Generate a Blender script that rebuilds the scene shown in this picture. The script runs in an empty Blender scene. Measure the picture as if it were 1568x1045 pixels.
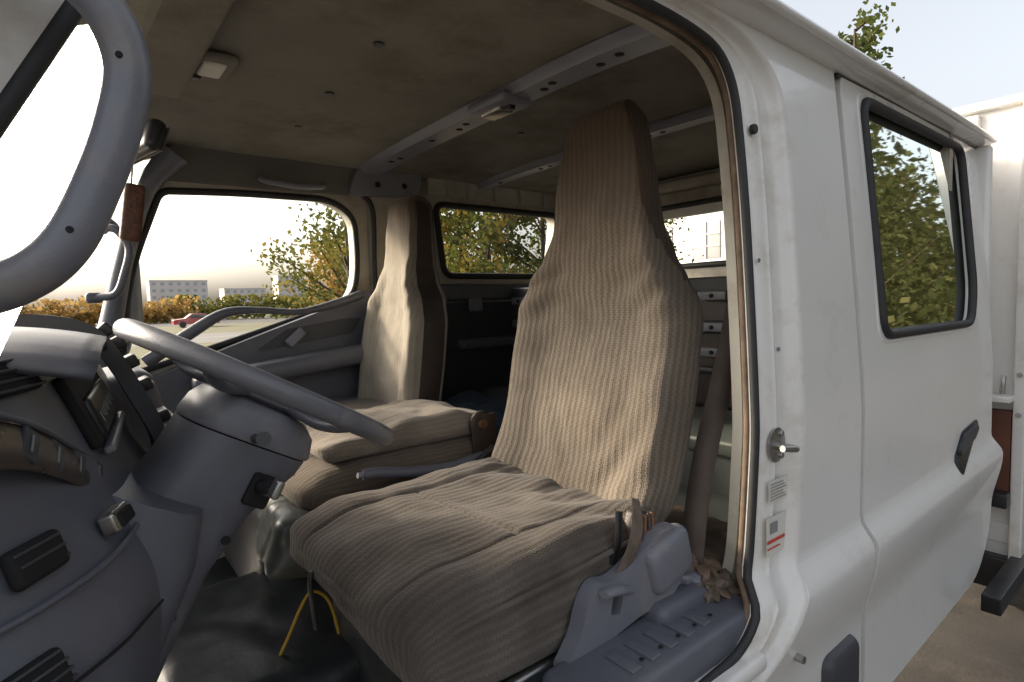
import bpy, bmesh, math, random
from mathutils import Vector, Matrix, noise
random.seed(7)
sc=bpy.context.scene
COL=bpy.context.collection
R=math.radians

# ------------------------------------------------------------------ materials
def nodes(name):
    m=bpy.data.materials.new(name); m.use_nodes=True
    nt=m.node_tree; b=nt.nodes['Principled BSDF']
    return m,nt,b
def mat(name,col,rough=0.5,metal=0.0,var=0.25,vscale=6.0,bump=0.0,bscale=200.0,coat=0.0,dirt=None,dscale=3.0,spec=0.5,rvar=0.1):
    m,nt,b=nodes(name)
    N=nt.nodes; Lk=nt.links
    tc=N.new('ShaderNodeTexCoord')
    n1=N.new('ShaderNodeTexNoise'); n1.inputs['Scale'].default_value=vscale; n1.inputs['Detail'].default_value=4; n1.inputs['Roughness'].default_value=0.6
    Lk.new(tc.outputs['Object'],n1.inputs['Vector'])
    r=N.new('ShaderNodeValToRGB')
    r.color_ramp.elements[0].position=0.3; r.color_ramp.elements[1].position=0.7
    c=Vector(col)
    r.color_ramp.elements[0].color=(*(c*(1-var)),1); r.color_ramp.elements[1].color=(*(c*(1+var*0.6)),1)
    Lk.new(n1.outputs['Fac'],r.inputs['Fac'])
    out=r.outputs['Color']
    if dirt:
        n2=N.new('ShaderNodeTexNoise'); n2.inputs['Scale'].default_value=dscale; n2.inputs['Detail'].default_value=6; n2.inputs['Roughness'].default_value=0.7
        Lk.new(tc.outputs['Object'],n2.inputs['Vector'])
        r2=N.new('ShaderNodeValToRGB'); r2.color_ramp.elements[0].position=dirt[3]; r2.color_ramp.elements[1].position=dirt[3]+0.22
        r2.color_ramp.elements[0].color=(0,0,0,1); r2.color_ramp.elements[1].color=(dirt[4],)*3+(1,)
        Lk.new(n2.outputs['Fac'],r2.inputs['Fac'])
        mx=N.new('ShaderNodeMix'); mx.data_type='RGBA'
        Lk.new(r2.outputs['Color'],mx.inputs[0]); Lk.new(out,mx.inputs[6]); mx.inputs[7].default_value=(*dirt[:3],1)
        out=mx.outputs[2]
    Lk.new(out,b.inputs['Base Color'])
    mr=N.new('ShaderNodeMapRange'); mr.inputs[3].default_value=max(0.02,rough-rvar); mr.inputs[4].default_value=min(1,rough+rvar)
    Lk.new(n1.outputs['Fac'],mr.inputs[0]); Lk.new(mr.outputs[0],b.inputs['Roughness'])
    b.inputs['Metallic'].default_value=metal
    b.inputs['Coat Weight'].default_value=coat; b.inputs['Coat Roughness'].default_value=0.06
    b.inputs['Specular IOR Level'].default_value=spec
    if bump>0:
        n3=N.new('ShaderNodeTexNoise'); n3.inputs['Scale'].default_value=bscale; n3.inputs['Detail'].default_value=2
        Lk.new(tc.outputs['Object'],n3.inputs['Vector'])
        bp=N.new('ShaderNodeBump'); bp.inputs['Strength'].default_value=bump; bp.inputs['Distance'].default_value=0.002
        Lk.new(n3.outputs['Fac'],bp.inputs['Height']); Lk.new(bp.outputs[0],b.inputs['Normal'])
    return m

def fabric(name,ca,cb,pitch=0.0165,contrast=1.0,dark=(0.062,0.046,0.035),dirt_amt=0.45,thr=0.42,spots=(),top=0.80,zr=(1.72,2.16)):
    """ribbed, zig-zag knitted upholstery; UV is in metres"""
    m,nt,b=nodes(name); N=nt.nodes; Lk=nt.links
    uv=N.new('ShaderNodeUVMap'); uv.uv_map='UVMap'
    sp=N.new('ShaderNodeSeparateXYZ'); Lk.new(uv.outputs[0],sp.inputs[0])
    def M(op,a,bv=None,c=None):
        n=N.new('ShaderNodeMath'); n.operation=op
        for i,v in enumerate((a,bv,c)):
            if v is None: continue
            if isinstance(v,(int,float)): n.inputs[i].default_value=v
            else: Lk.new(v,n.inputs[i])
        return n.outputs[0]
    u=sp.outputs['X']; v=sp.outputs['Y']
    nz=N.new('ShaderNodeTexNoise'); nz.inputs['Scale'].default_value=9; nz.inputs['Detail'].default_value=2
    Lk.new(uv.outputs[0],nz.inputs['Vector'])
    warp=M('MULTIPLY',M('SUBTRACT',nz.outputs['Fac'],0.5),0.014)
    zig=M('MULTIPLY',M('PINGPONG',v,0.005),0.6)
    uu=M('ADD',M('ADD',u,zig),warp)
    s=M('SINE',M('MULTIPLY',uu,2*math.pi/pitch))
    s01=M('MULTIPLY_ADD',s,0.5,0.5)
    s2=M('MULTIPLY_ADD',M('SINE',M('MULTIPLY',uu,2*math.pi/(pitch/3))),0.5,0.5)
    kn=M('MULTIPLY_ADD',M('SINE',M('MULTIPLY',v,2*math.pi/0.005)),0.5,0.5)
    h=M('ADD',M('ADD',M('MULTIPLY',s01,0.55),M('MULTIPLY',s2,0.25)),M('MULTIPLY',kn,0.20))
    mx=N.new('ShaderNodeMix'); mx.data_type='RGBA'
    mx.inputs[6].default_value=(*cb,1); mx.inputs[7].default_value=(*ca,1)
    Lk.new(h,mx.inputs[0])
    tc=N.new('ShaderNodeTexCoord')
    n2=N.new('ShaderNodeTexNoise'); n2.inputs['Scale'].default_value=4.5; n2.inputs['Detail'].default_value=6; n2.inputs['Roughness'].default_value=0.62
    Lk.new(tc.outputs['Object'],n2.inputs['Vector'])
    r2=N.new('ShaderNodeValToRGB'); r2.color_ramp.elements[0].position=thr; r2.color_ramp.elements[1].position=thr+0.26
    r2.color_ramp.elements[0].color=(0,0,0,1); r2.color_ramp.elements[1].color=(dirt_amt,)*3+(1,)
    Lk.new(n2.outputs['Fac'],r2.inputs['Fac'])
    m2=N.new('ShaderNodeMix'); m2.data_type='RGBA'; Lk.new(r2.outputs[0],m2.inputs[0]); Lk.new(mx.outputs[2],m2.inputs[6]); m2.inputs[7].default_value=(*dark,1)
    cur=m2.outputs[2]
    for (px,py,pz,rad,am) in spots:
        vd=N.new('ShaderNodeVectorMath'); vd.operation='DISTANCE'; Lk.new(tc.outputs['Object'],vd.inputs[0]); vd.inputs[1].default_value=(px,py,pz)
        dn=M('ADD',vd.outputs['Value'],M('MULTIPLY',M('SUBTRACT',n2.outputs['Fac'],0.5),rad*1.2))
        mm=N.new('ShaderNodeMapRange'); mm.inputs[1].default_value=rad; mm.inputs[2].default_value=rad*0.3; mm.inputs[3].default_value=0; mm.inputs[4].default_value=am; Lk.new(dn,mm.inputs[0])
        q=N.new('ShaderNodeMix'); q.data_type='RGBA'; Lk.new(mm.outputs[0],q.inputs[0]); Lk.new(cur,q.inputs[6]); q.inputs[7].default_value=(0.045,0.034,0.027,1); cur=q.outputs[2]
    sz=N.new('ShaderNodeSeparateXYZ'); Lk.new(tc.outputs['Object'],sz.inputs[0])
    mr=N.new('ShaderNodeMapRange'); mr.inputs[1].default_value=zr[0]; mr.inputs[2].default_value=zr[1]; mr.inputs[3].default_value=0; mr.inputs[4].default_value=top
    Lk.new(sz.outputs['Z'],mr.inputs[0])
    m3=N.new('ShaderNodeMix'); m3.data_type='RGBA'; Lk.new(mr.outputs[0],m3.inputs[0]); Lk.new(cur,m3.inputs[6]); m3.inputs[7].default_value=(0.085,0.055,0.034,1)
    Lk.new(m3.outputs[2],b.inputs['Base Color'])
    b.inputs['Roughness'].default_value=0.9
    b.inputs['Sheen Weight'].default_value=0.15; b.inputs['Sheen Roughness'].default_value=0.5
    b.inputs['Specular IOR Level'].default_value=0.2
    bp=N.new('ShaderNodeBump'); bp.inputs['Strength'].default_value=0.8*contrast; bp.inputs['Distance'].default_value=0.0025
    Lk.new(h,bp.inputs['Height'])
    n4=N.new('ShaderNodeTexNoise'); n4.inputs['Scale'].default_value=20; n4.inputs['Detail'].default_value=3
    Lk.new(tc.outputs['Object'],n4.inputs['Vector'])
    b2=N.new('ShaderNodeBump'); b2.inputs['Strength'].default_value=0.45; b2.inputs['Distance'].default_value=0.008
    Lk.new(n4.outputs['Fac'],b2.inputs['Height']); Lk.new(bp.outputs[0],b2.inputs['Normal'])
    Lk.new(b2.outputs[0],b.inputs['Normal'])
    return m

def glassmat(name,tint,gl):
    m,nt,b=nodes(name); N=nt.nodes; Lk=nt.links; N.remove(b)
    t=N.new('ShaderNodeBsdfTransparent'); t.inputs[0].default_value=(*tint,1)
    g=N.new('ShaderNodeBsdfGlossy'); g.inputs['Roughness'].default_value=0.02; g.inputs['Color'].default_value=(0.9,0.95,0.9,1)
    fr=N.new('ShaderNodeLayerWeight'); fr.inputs[0].default_value=0.25
    ml=N.new('ShaderNodeMath'); ml.operation='MULTIPLY'; ml.inputs[1].default_value=gl; Lk.new(fr.outputs['Fresnel'],ml.inputs[0])
    x=N.new('ShaderNodeMixShader'); Lk.new(ml.outputs[0],x.inputs[0]); Lk.new(t.outputs[0],x.inputs[1]); Lk.new(g.outputs[0],x.inputs[2])
    Lk.new(x.outputs[0],N['Material Output'].inputs[0])
    return m

def leafmat(name,cols,sc_=1.6):
    m,nt,b=nodes(name); N=nt.nodes; Lk=nt.links; N.remove(b)
    tc=N.new('ShaderNodeTexCoord'); n=N.new('ShaderNodeTexNoise'); n.inputs['Scale'].default_value=sc_; n.inputs['Detail'].default_value=5
    Lk.new(tc.outputs['Object'],n.inputs['Vector'])
    r=N.new('ShaderNodeValToRGB'); cr=r.color_ramp
    cr.elements[0].position=0.32; cr.elements[0].color=(*cols[0],1); cr.elements[1].position=0.68; cr.elements[1].color=(*cols[-1],1)
    for i,c in enumerate(cols[1:-1]):
        e=cr.elements.new(0.32+0.36*(i+1)/(len(cols)-1)); e.color=(*c,1)
    Lk.new(n.outputs['Fac'],r.inputs[0])
    d=N.new('ShaderNodeBsdfDiffuse'); t=N.new('ShaderNodeBsdfTranslucent'); x=N.new('ShaderNodeMixShader'); x.inputs[0].default_value=0.45
    Lk.new(r.outputs[0],d.inputs[0]); Lk.new(r.outputs[0],t.inputs[0]); Lk.new(d.outputs[0],x.inputs[1]); Lk.new(t.outputs[0],x.inputs[2])
    Lk.new(x.outputs[0],N['Material Output'].inputs[0])
    return m

M_white=mat('white_paint',(0.80,0.79,0.765),0.30,0,0.03,2.0,coat=0.6,dirt=(0.50,0.42,0.31,0.56,0.36),dscale=7)
M_jamb=mat('door_jamb_paint',(0.78,0.765,0.73),0.34,0,0.04,5.0,coat=0.4,dirt=(0.42,0.34,0.24,0.50,0.45),dscale=11)
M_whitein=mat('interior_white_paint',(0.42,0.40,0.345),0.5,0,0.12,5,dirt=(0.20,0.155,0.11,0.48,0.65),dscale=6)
M_grey=mat('grey_blue_plastic',(0.122,0.128,0.156),0.38,0,0.10,9,bump=0.25,bscale=900,dirt=(0.24,0.21,0.17,0.54,0.30),dscale=9)
M_greyd=mat('dark_grey_plastic',(0.050,0.053,0.063),0.42,0,0.15,9,bump=0.25,bscale=900)
M_greyl=mat('light_grey_plastic',(0.190,0.196,0.228),0.38,0,0.12,8,bump=0.15,bscale=700,dirt=(0.32,0.27,0.20,0.52,0.5),dscale=10)
M_black=mat('black_plastic',(0.02,0.02,0.022),0.35,0,0.2,20)
M_hole=mat('dark_recess',(0.008,0.008,0.009),0.8,0,0.1,20)
M_head=mat('headliner',(0.235,0.222,0.190),0.9,0,0.16,3.5,bump=0.5,bscale=350,dirt=(0.105,0.08,0.052,0.47,0.85),dscale=2.4,spec=0.15)
M_headd=mat('dark_header_lining',(0.13,0.125,0.115),0.85,0,0.16,5,bump=0.4,bscale=350)
M_rail=mat('roof_rail_paint',(0.195,0.203,0.240),0.40,0,0.12,8,dirt=(0.22,0.17,0.12,0.56,0.5),dscale=9)
M_rubber=mat('rubber_seal',(0.028,0.028,0.03),0.6,0,0.3,30)
M_tan=mat('tan_trim',(0.20,0.14,0.095),0.85,0,0.4,30,bump=0.5,bscale=300)
M_vinyl=mat('floor_vinyl',(0.034,0.041,0.048),0.42,0,0.3,5,bump=0.4,bscale=60,dirt=(0.12,0.11,0.095,0.54,0.5),dscale=9,rvar=0.10)
M_vinylg=mat('green_grey_vinyl',(0.100,0.113,0.110),0.36,0,0.25,5,dirt=(0.20,0.17,0.13,0.5,0.5),dscale=6)
M_darkcloth=mat('dark_brown_vinyl',(0.055,0.04,0.033),0.5,0,0.3,10,bump=0.3,bscale=200)
M_carpet=mat('dirty_carpet',(0.15,0.115,0.09),0.95,0,0.45,16,bump=0.8,bscale=150,dirt=(0.33,0.24,0.16,0.5,0.6),dscale=18)
M_rust=mat('rusty_steel',(0.20,0.10,0.055),0.7,0.2,0.5,25,bump=0.5,bscale=120)
M_steel=mat('bare_steel',(0.42,0.41,0.39),0.35,0.9,0.2,30)
M_chrome=mat('worn_chrome',(0.42,0.40,0.37),0.3,0.9,0.25,30)
M_bronze=mat('brown_trim',(0.10,0.08,0.062),0.3,0.4,0.25,30)
M_belt=mat('belt_webbing',(0.11,0.085,0.07),0.75,0,0.2,20,bump=0.5,bscale=500)
M_yellow=mat('yellow_wire',(0.55,0.36,0.03),0.5)
M_label=mat('paper_label',(0.72,0.70,0.64),0.6,0,0.08,60,dirt=(0.4,0.3,0.2,0.56,0.5),dscale=30)
M_red=mat('red_print',(0.6,0.06,0.04),0.6)
M_ink=mat('grey_print',(0.25,0.25,0.25),0.7)
M_wood=mat('brown_air_freshener',(0.09,0.035,0.018),0.6,0,0.5,60,bump=0.6,bscale=150)
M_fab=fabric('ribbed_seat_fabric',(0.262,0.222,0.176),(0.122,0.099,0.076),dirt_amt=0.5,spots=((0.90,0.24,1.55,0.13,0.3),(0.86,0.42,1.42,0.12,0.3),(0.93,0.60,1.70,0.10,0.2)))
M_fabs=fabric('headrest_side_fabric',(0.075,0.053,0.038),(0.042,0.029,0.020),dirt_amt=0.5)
M_fab2=fabric('ribbed_seat_fabric_worn',(0.168,0.144,0.122),(0.102,0.086,0.073),contrast=0.8,dirt_amt=0.85,thr=0.40,dark=(0.052,0.040,0.032),spots=((0.455,0.47,1.395,0.022,0.85),(0.52,0.30,1.39,0.07,0.45),(0.38,0.22,1.36,0.10,0.5),(0.66,0.22,1.38,0.09,0.4),(0.36,0.60,1.36,0.08,0.4),(0.70,0.45,1.38,0.06,0.3)))
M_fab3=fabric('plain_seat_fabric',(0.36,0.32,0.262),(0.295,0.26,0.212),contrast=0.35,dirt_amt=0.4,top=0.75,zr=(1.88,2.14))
M_fab4=fabric('bench_fabric',(0.175,0.142,0.110),(0.105,0.083,0.064),contrast=0.6)
M_fab5=fabric('bench_fabric_dusty',(0.27,0.232,0.19),(0.205,0.172,0.138),contrast=0.5,dirt_amt=0.65)
M_glass=glassmat('clear_glass',(0.97,0.98,0.97),0.35)
M_tglass=glassmat('tinted_glass',(0.42,0.42,0.34),0.95)
M_asph=mat('asphalt',(0.070,0.064,0.058),0.9,0,0.3,1.5,bump=0.8,bscale=60,dirt=(0.14,0.12,0.10,0.5,0.7),dscale=2.6)
M_dirt=mat('sandy_soil',(0.28,0.21,0.14),0.95,0,0.3,0.5)
M_grass=mat('grass',(0.12,0.11,0.045),0.95,0,0.5,0.7)
M_road=mat('road_asphalt',(0.15,0.14,0.13),0.85,0,0.2,0.4)
M_mark=mat('road_marking',(0.6,0.6,0.56),0.7)
M_bark=mat('bark',(0.07,0.05,0.035),0.9,0,0.4,12,bump=0.8,bscale=40)
M_leafg=leafmat('green_leaves',[(0.045,0.065,0.02),(0.08,0.10,0.03),(0.13,0.14,0.04)])
M_leafd=leafmat('olive_leaves',[(0.035,0.042,0.016),(0.065,0.070,0.028),(0.10,0.09,0.04)],0.6)
M_leafy=leafmat('yellowing_leaves',[(0.06,0.08,0.025),(0.12,0.13,0.035),(0.26,0.18,0.04)])
M_leafo=leafmat('orange_leaves',[(0.14,0.14,0.05),(0.36,0.23,0.08),(0.48,0.28,0.09)])
M_bldw=mat('white_render',(0.78,0.77,0.74),0.8,0,0.05,0.5)
M_bldf=mat('haze_paled_building',(0.66,0.60,0.56),0.9,0,0.1,0.2)  # distance haze is put into this pale wall colour
M_win=mat('window_glass_dark',(0.10,0.12,0.13),0.15,0,0.2,1)
M_winf=mat('haze_paled_window',(0.42,0.40,0.40),0.3,0,0.1,1)  # panes lightened, aerial haze painted into their colour
M_carred=mat('red_car_paint',(0.40,0.05,0.05),0.3,0,0.05,3,coat=0.5)
M_redbr=mat('red_brown_primer',(0.14,0.05,0.03),0.7,0,0.3,8)

# ------------------------------------------------------------------ mesh helpers
def empty(name,loc=(0,0,0)):
    o=bpy.data.objects.new(name,None); o.location=loc; COL.objects.link(o); return o
def obj(name,verts,faces,m,parent=None,smooth=35,uv=None,mats=None,fm=None,recalc=False):
    me=bpy.data.meshes.new(name); me.from_pydata([tuple(v) for v in verts],[],faces)
    for x in (mats or [m]): me.materials.append(x)
    if fm:
        for p,i in zip(me.polygons,fm): p.material_index=i
    if uv:
        l=me.uv_layers.new(name='UVMap')
        for lp in me.loops: l.data[lp.index].uv=uv[lp.vertex_index]
    if recalc:
        bm=bmesh.new(); bm.from_mesh(me); bmesh.ops.recalc_face_normals(bm,faces=bm.faces); bm.to_mesh(me); bm.free()
    me.update()
    if smooth:
        me.shade_smooth()
        if smooth<180: me.set_sharp_from_angle(angle=R(smooth))
    o=bpy.data.objects.new(name,me); COL.objects.link(o)
    if parent: o.parent=parent
    return o
def subsurf(o,l=2):
    md=o.modifiers.new('s','SUBSURF'); md.levels=l; md.render_levels=l; return o
def rb_data(size,r,n=(8,8,4)):
    sx,sy,sz=[s/2 for s in size]; r=min(r,sx,sy,sz)*0.999
    idx={}; V=[]; F=[]
    def par(N,s):
        q=4
        core=[-(s-r)+2*(s-r)*i/N for i in range(N+1)]
        lo=[-(s-r)-r*math.cos(math.pi/2*i/q) for i in range(q)]
        hi=[-x for x in reversed(lo)]
        return lo+core+hi
    A=[par(n[0],sx),par(n[1],sy),par(n[2],sz)]
    L=[len(a) for a in A]; S_=(sx,sy,sz)
    def vid(i,j,k):
        if (i,j,k) in idx: return idx[(i,j,k)]
        p=Vector((A[0][i],A[1][j],A[2][k]))
        c=Vector([max(-(S_[a]-r),min(S_[a]-r,p[a])) for a in range(3)])
        d=p-c
        if d.length>1e-9: p=c+d.normalized()*r
        V.append(p); idx[(i,j,k)]=len(V)-1; return len(V)-1
    for a in range(3):
        b,c=(a+1)%3,(a+2)%3
        for side in (0,L[a]-1):
            for j in range(L[b]-1):
                for k in range(L[c]-1):
                    q=[]
                    for (jj,kk) in ((j,k),(j+1,k),(j+1,k+1),(j,k+1)):
                        t=[0,0,0]; t[a]=side; t[b]=jj; t[c]=kk; q.append(vid(*t))
                    if side==0: q.reverse()
                    F.append(q)
    return V,F
def rbox(name,c,size,r,m,parent=None,rot=(0,0,0),n=(1,1,1),fn=None):
    V,F=rb_data(size,r,n)
    if fn: V=[fn(v) for v in V]
    Mx=Matrix.Translation(c)@Matrix.Rotation(rot[2],4,'Z')@Matrix.Rotation(rot[1],4,'Y')@Matrix.Rotation(rot[0],4,'X')
    V=[Mx@v for v in V]
    return obj(name,V,F,m,parent,smooth=50)
def catmull(P,n=6,closed=False):
    P=[Vector(p) for p in P]; out=[]; N=len(P)
    rng=range(N if closed else N-1)
    for i in rng:
        if closed: a,b,c,d=P[(i-1)%N],P[i],P[(i+1)%N],P[(i+2)%N]
        else:
            b,c=P[i],P[i+1]; a=P[i-1] if i>0 else b-(c-b); d=P[i+2] if i+2<N else c+(c-b)
        for k in range(n):
            t=k/n
            out.append(0.5*((2*b)+(c-a)*t+(2*a-5*b+4*c-d)*t*t+(-a+3*b-3*c+d)*t**3))
    if not closed: out.append(P[-1])
    return out
def tube(name,pts,r,m,parent=None,closed=False,segs=12,sm=6,flat=1.0,flatdir=None):
    n0=len(pts)
    P=catmull(pts,sm,closed) if sm>1 else [Vector(p) for p in pts]
    rl=r if isinstance(r,(list,tuple)) else [r]*n0
    N=len(P); V=[]; F=[]
    up=None
    for i,p in enumerate(P):
        if closed: t=(P[(i+1)%N]-P[i-1]).normalized()
        else: t=(P[min(i+1,N-1)]-P[max(i-1,0)]).normalized()
        if up is None:
            up=Vector(flatdir) if flatdir else (Vector((0,0,1)) if abs(t.z)<0.9 else Vector((1,0,0)))
        up=(up-t*up.dot(t)).normalized(); sd=t.cross(up)
        s=i/max(1,sm); a=int(s); fr=s-a
        ra=rl[a%n0]; rb=rl[(a+1)%n0] if (closed or a+1<n0) else rl[-1]
        rr=ra*(1-fr)+rb*fr
        for k in range(segs):
            w=2*math.pi*k/segs
            V.append(p+sd*math.cos(w)*rr+up*math.sin(w)*rr*flat)
    for i in range(N if closed else N-1):
        for k in range(segs):
            a=i*segs+k; b=i*segs+(k+1)%segs; j=((i+1)%N)*segs
            F.append([a,b,j+(k+1)%segs,j+k])
    if not closed:
        F.append(list(reversed(range(segs)))); F.append([(N-1)*segs+k for k in range(segs)])
    return obj(name,V,F,m,parent,smooth=60)
def roundpoly(P,r=0.03,n=5):
    out=[]; N=len(P)
    for i in range(N):
        p=Vector(P[i][:2]); rr=P[i][2] if len(P[i])>2 else r
        a=Vector(P[i-1][:2]); b=Vector(P[(i+1)%N][:2])
        da=(a-p); db=(b-p); ra=min(rr,da.length*0.48); rb=min(rr,db.length*0.48)
        s=p+da.normalized()*ra; e=p+db.normalized()*rb
        for k in range(n+1):
            t=k/n; out.append((1-t)**2*s+2*t*(1-t)*p+t*t*e)
    return out
def plate(name,outer,holes,thick,fmap,m,parent=None,cuts=(),cutaxis='v'):
    cu=bpy.data.curves.new(name,'CURVE'); cu.dimensions='2D'; cu.fill_mode='BOTH'; cu.extrude=thick/2
    for poly in [outer]+list(holes):
        s=cu.splines.new('POLY'); s.points.add(len(poly)-1)
        for i,p in enumerate(poly): s.points[i].co=(p[0],p[1],0,1)
        s.use_cyclic_u=True
    t=bpy.data.objects.new(name,cu); COL.objects.link(t)
    bpy.context.view_layer.update()
    dg=bpy.context.evaluated_depsgraph_get()
    me=bpy.data.meshes.new_from_object(t.evaluated_get(dg))
    bpy.data.objects.remove(t)
    bm=bmesh.new(); bm.from_mesh(me)
    bmesh.ops.remove_doubles(bm,verts=bm.verts,dist=1e-5)
    for c in cuts:
        co=(0,c,0) if cutaxis=='v' else (c,0,0); no=(0,1,0) if cutaxis=='v' else (1,0,0)
        bmesh.ops.bisect_plane(bm,geom=bm.verts[:]+bm.edges[:]+bm.faces[:],plane_co=co,plane_no=no)
    for v in bm.verts: v.co=Vector(fmap(v.co.x,v.co.y,v.co.z+thick/2))
    bmesh.ops.recalc_face_normals(bm,faces=bm.faces)
    bm.to_mesh(me); bm.free()
    me.materials.clear(); me.materials.append(m)
    me.shade_smooth(); me.set_sharp_from_angle(angle=R(30))
    o=bpy.data.objects.new(name,me); COL.objects.link(o)
    if parent: o.parent=parent
    return o
def grid(name,fn,nu,nv,m,parent=None,solid=0,smooth=180):
    V=[fn(i/nu,j/nv) for i in range(nu+1) for j in range(nv+1)]
    F=[[i*(nv+1)+j,(i+1)*(nv+1)+j,(i+1)*(nv+1)+j+1,i*(nv+1)+j+1] for i in range(nu) for j in range(nv)]
    o=obj(name,V,F,m,parent,smooth=smooth)
    if solid:
        md=o.modifiers.new('so','SOLIDIFY'); md.thickness=solid; md.offset=0
    return o
def interp(tab,x):
    if x<=tab[0][0]: return tab[0][1]
    for (a,b),(c,d) in zip(tab,tab[1:]):
        if x<=c:
            t=(x-a)/(c-a); t=t*t*(3-2*t)*0.5+t*0.5
            return b+(d-b)*t
    return tab[-1][1]
def lerp(tab,x):
    if x<=tab[0][0]: return tab[0][1]
    for (a,b),(c,d) in zip(tab,tab[1:]):
        if x<=c: return b+(d-b)*(x-a)/(c-a)
    return tab[-1][1]
def sstep(a,b,x):
    t=max(0,min(1,(x-a)/(b-a))); return t*t*(3-2*t)

# ------------------------------------------------------------------ TRUCK CAB
cab=empty('crew_cab_truck')
def S(z): return 0.0 if z<1.55 else 0.07*((z-1.55)/0.75)**1.2
def ynear(z):
    return S(z)-0.032*sstep(1.315,1.255,z)+0.024*sstep(1.245,1.08,z)
CUTS=[1.08,1.10,1.13,1.16,1.2,1.23,1.245,1.255,1.265,1.275,1.285,1.295,1.305,1.32,1.55,1.62,1.7,1.78,1.86,1.94,2.02,2.1,2.18,2.24]
opening=[(-0.13,1.22,0.04),(0.62,1.20,0.1),(0.85,1.212,0.06),(0.918,1.30,0.06),(0.940,1.50,0.1),(0.952,1.70,0.2),(0.972,2.0,0.1),(0.972,2.17,0.05),(0.930,2.232,0.05),(0.81,2.250,0.08),(0.14,2.250,0.06),(-0.10,1.79,0.08)]
op=roundpoly(opening,n=6)
N=len(op)
prof=[(-0.001,0.052),(-0.001,0.036),(0.004,0.028),(0.04,0.025),(0.048,0.020),(0.056,0.025),(0.078,0.022),(0.090,0.018),(0.098,0.008),(0.106,0.001),(0.117,0.0)]
def off(i,e):
    a=op[i-1]; b=op[(i+1)%N]; t=(b-a).normalized(); n=Vector((t.y,-t.x))
    sc_z=0.22 if n.y>0 else 0.55
    return Vector((op[i].x+n.x*e,op[i].y+n.y*e*sc_z))
V=[];F=[]
for i in range(N):
    for e,d in prof:
        q=off(i,e); V.append((q.x,ynear(q.y)*1.0+d,q.y))
K=len(prof)
for i in range(N):
    for k in range(K-1):
        F.append([i*K+k,((i+1)%N)*K+k,((i+1)%N)*K+k+1,i*K+k+1])
obj('door_jamb',V,F,M_jamb,cab,smooth=60)
hole=[off(i,0.116) for i in range(N)]
plate('side_skin',[(-0.42,0.85),(1.312,0.85),(1.312,1.245),(1.318,1.30),(1.318,1.6),(1.325,2.29),(-0.2,2.29),(-0.42,1.8)],[hole],0.02,lambda u,v,w:(u,ynear(v)+w,v),M_white,cab,CUTS)
def o3(i,e,d):
    q=off(i,e); return (q.x,ynear(q.y)+d,q.y)
tube('door_weatherstrip',[o3(i,0.000,0.034) for i in range(0,N)],0.0078,M_rubber,cab,closed=True,sm=1,segs=10)
tube('opening_trim_lining',[o3(i,0.002,0.050) for i in range(0,N)],0.0065,M_tan,cab,closed=True,sm=1,segs=10)
inhole=[off(i,0.03) for i in range(N)]
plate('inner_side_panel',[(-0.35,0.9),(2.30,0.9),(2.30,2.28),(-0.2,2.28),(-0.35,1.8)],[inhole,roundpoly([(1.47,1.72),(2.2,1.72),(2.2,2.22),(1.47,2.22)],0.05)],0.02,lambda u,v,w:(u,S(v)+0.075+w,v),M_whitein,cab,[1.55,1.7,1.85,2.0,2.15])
rd=[(1.327,0.865,0.03),(2.26,0.875,0.10),(2.40,1.0,0.10),(2.415,1.3,0.05),(2.40,1.75,0.2),(2.46,2.10,0.1),(2.455,2.262,0.03),(1.345,2.275,0.05),(1.333,1.6,0.2)]
rw=roundpoly([(1.455,1.70),(2.17,1.695),(2.225,1.80),(2.235,2.235),(1.455,2.235)],0.045)
plate('rear_door_skin',roundpoly(rd,0.03),[rw],0.03,lambda u,v,w:(u,ynear(v)-0.002+w,v),M_white,cab,CUTS)
tube('rear_window_seal',[(p.x,ynear(p.y)-0.003,p.y) for p in rw],0.0115,M_rubber,cab,closed=True,sm=1,segs=10)
rwo=[Vector((p.x+(0.022 if p.x>1.8 else -0.022),p.y+(0.016 if p.y>1.95 else -0.016))) for p in rw]
tube('rear_window_emboss',[(p.x,ynear(p.y)+0.002,p.y) for p in rwo],0.006,M_white,cab,closed=True,sm=1,segs=10)
def glass(name,poly,yf,m):
    plate(name,poly,[],0.004,lambda u,v,w:(u,yf(v)+w,v),m,cab,[1.8,1.9,2.0,2.1])
glass('rear_door_glass',rw,lambda z:ynear(z)+0.012,M_tglass)
plate('window_sash',roundpoly([(2.12,1.70),(2.145,1.70),(2.165,2.235),(2.145,2.235)],0.004),[],0.01,lambda u,v,w:(u,ynear(v)+0.018+w,v),M_greyl,cab)
hd=roundpoly([(1.965,1.27),(2.20,1.335),(2.235,1.375),(2.215,1.395),(2.06,1.380),(1.985,1.31)],0.02)
plate('door_handle_recess',hd,[],0.004,lambda u,v,w:(u,ynear(v)-0.005+w,v),M_black,cab)
plate('door_handle_pull',roundpoly([(2.02,1.315),(2.17,1.345),(2.205,1.368),(2.19,1.384),(2.07,1.372),(2.02,1.34)],0.012),[],0.010,lambda u,v,w:(u,ynear(v)-0.014+w,v),M_greyd,cab)
plate('gap_backing',[(1.25,0.88),(2.38,0.88),(2.38,1.69),(1.25,1.69)],[],0.01,lambda u,v,w:(u,0.034+w,v),M_hole,cab)
plate('gap_backing_top',[(1.28,1.69),(1.43,1.69),(1.43,2.27),(1.28,2.27)],[],0.01,lambda u,v,w:(u,S(v)+0.034+w,v),M_hole,cab)
rbox('rear_quarter',(2.44,0.10,1.60),(0.045,0.16,1.34),0.015,M_white,cab)
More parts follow.
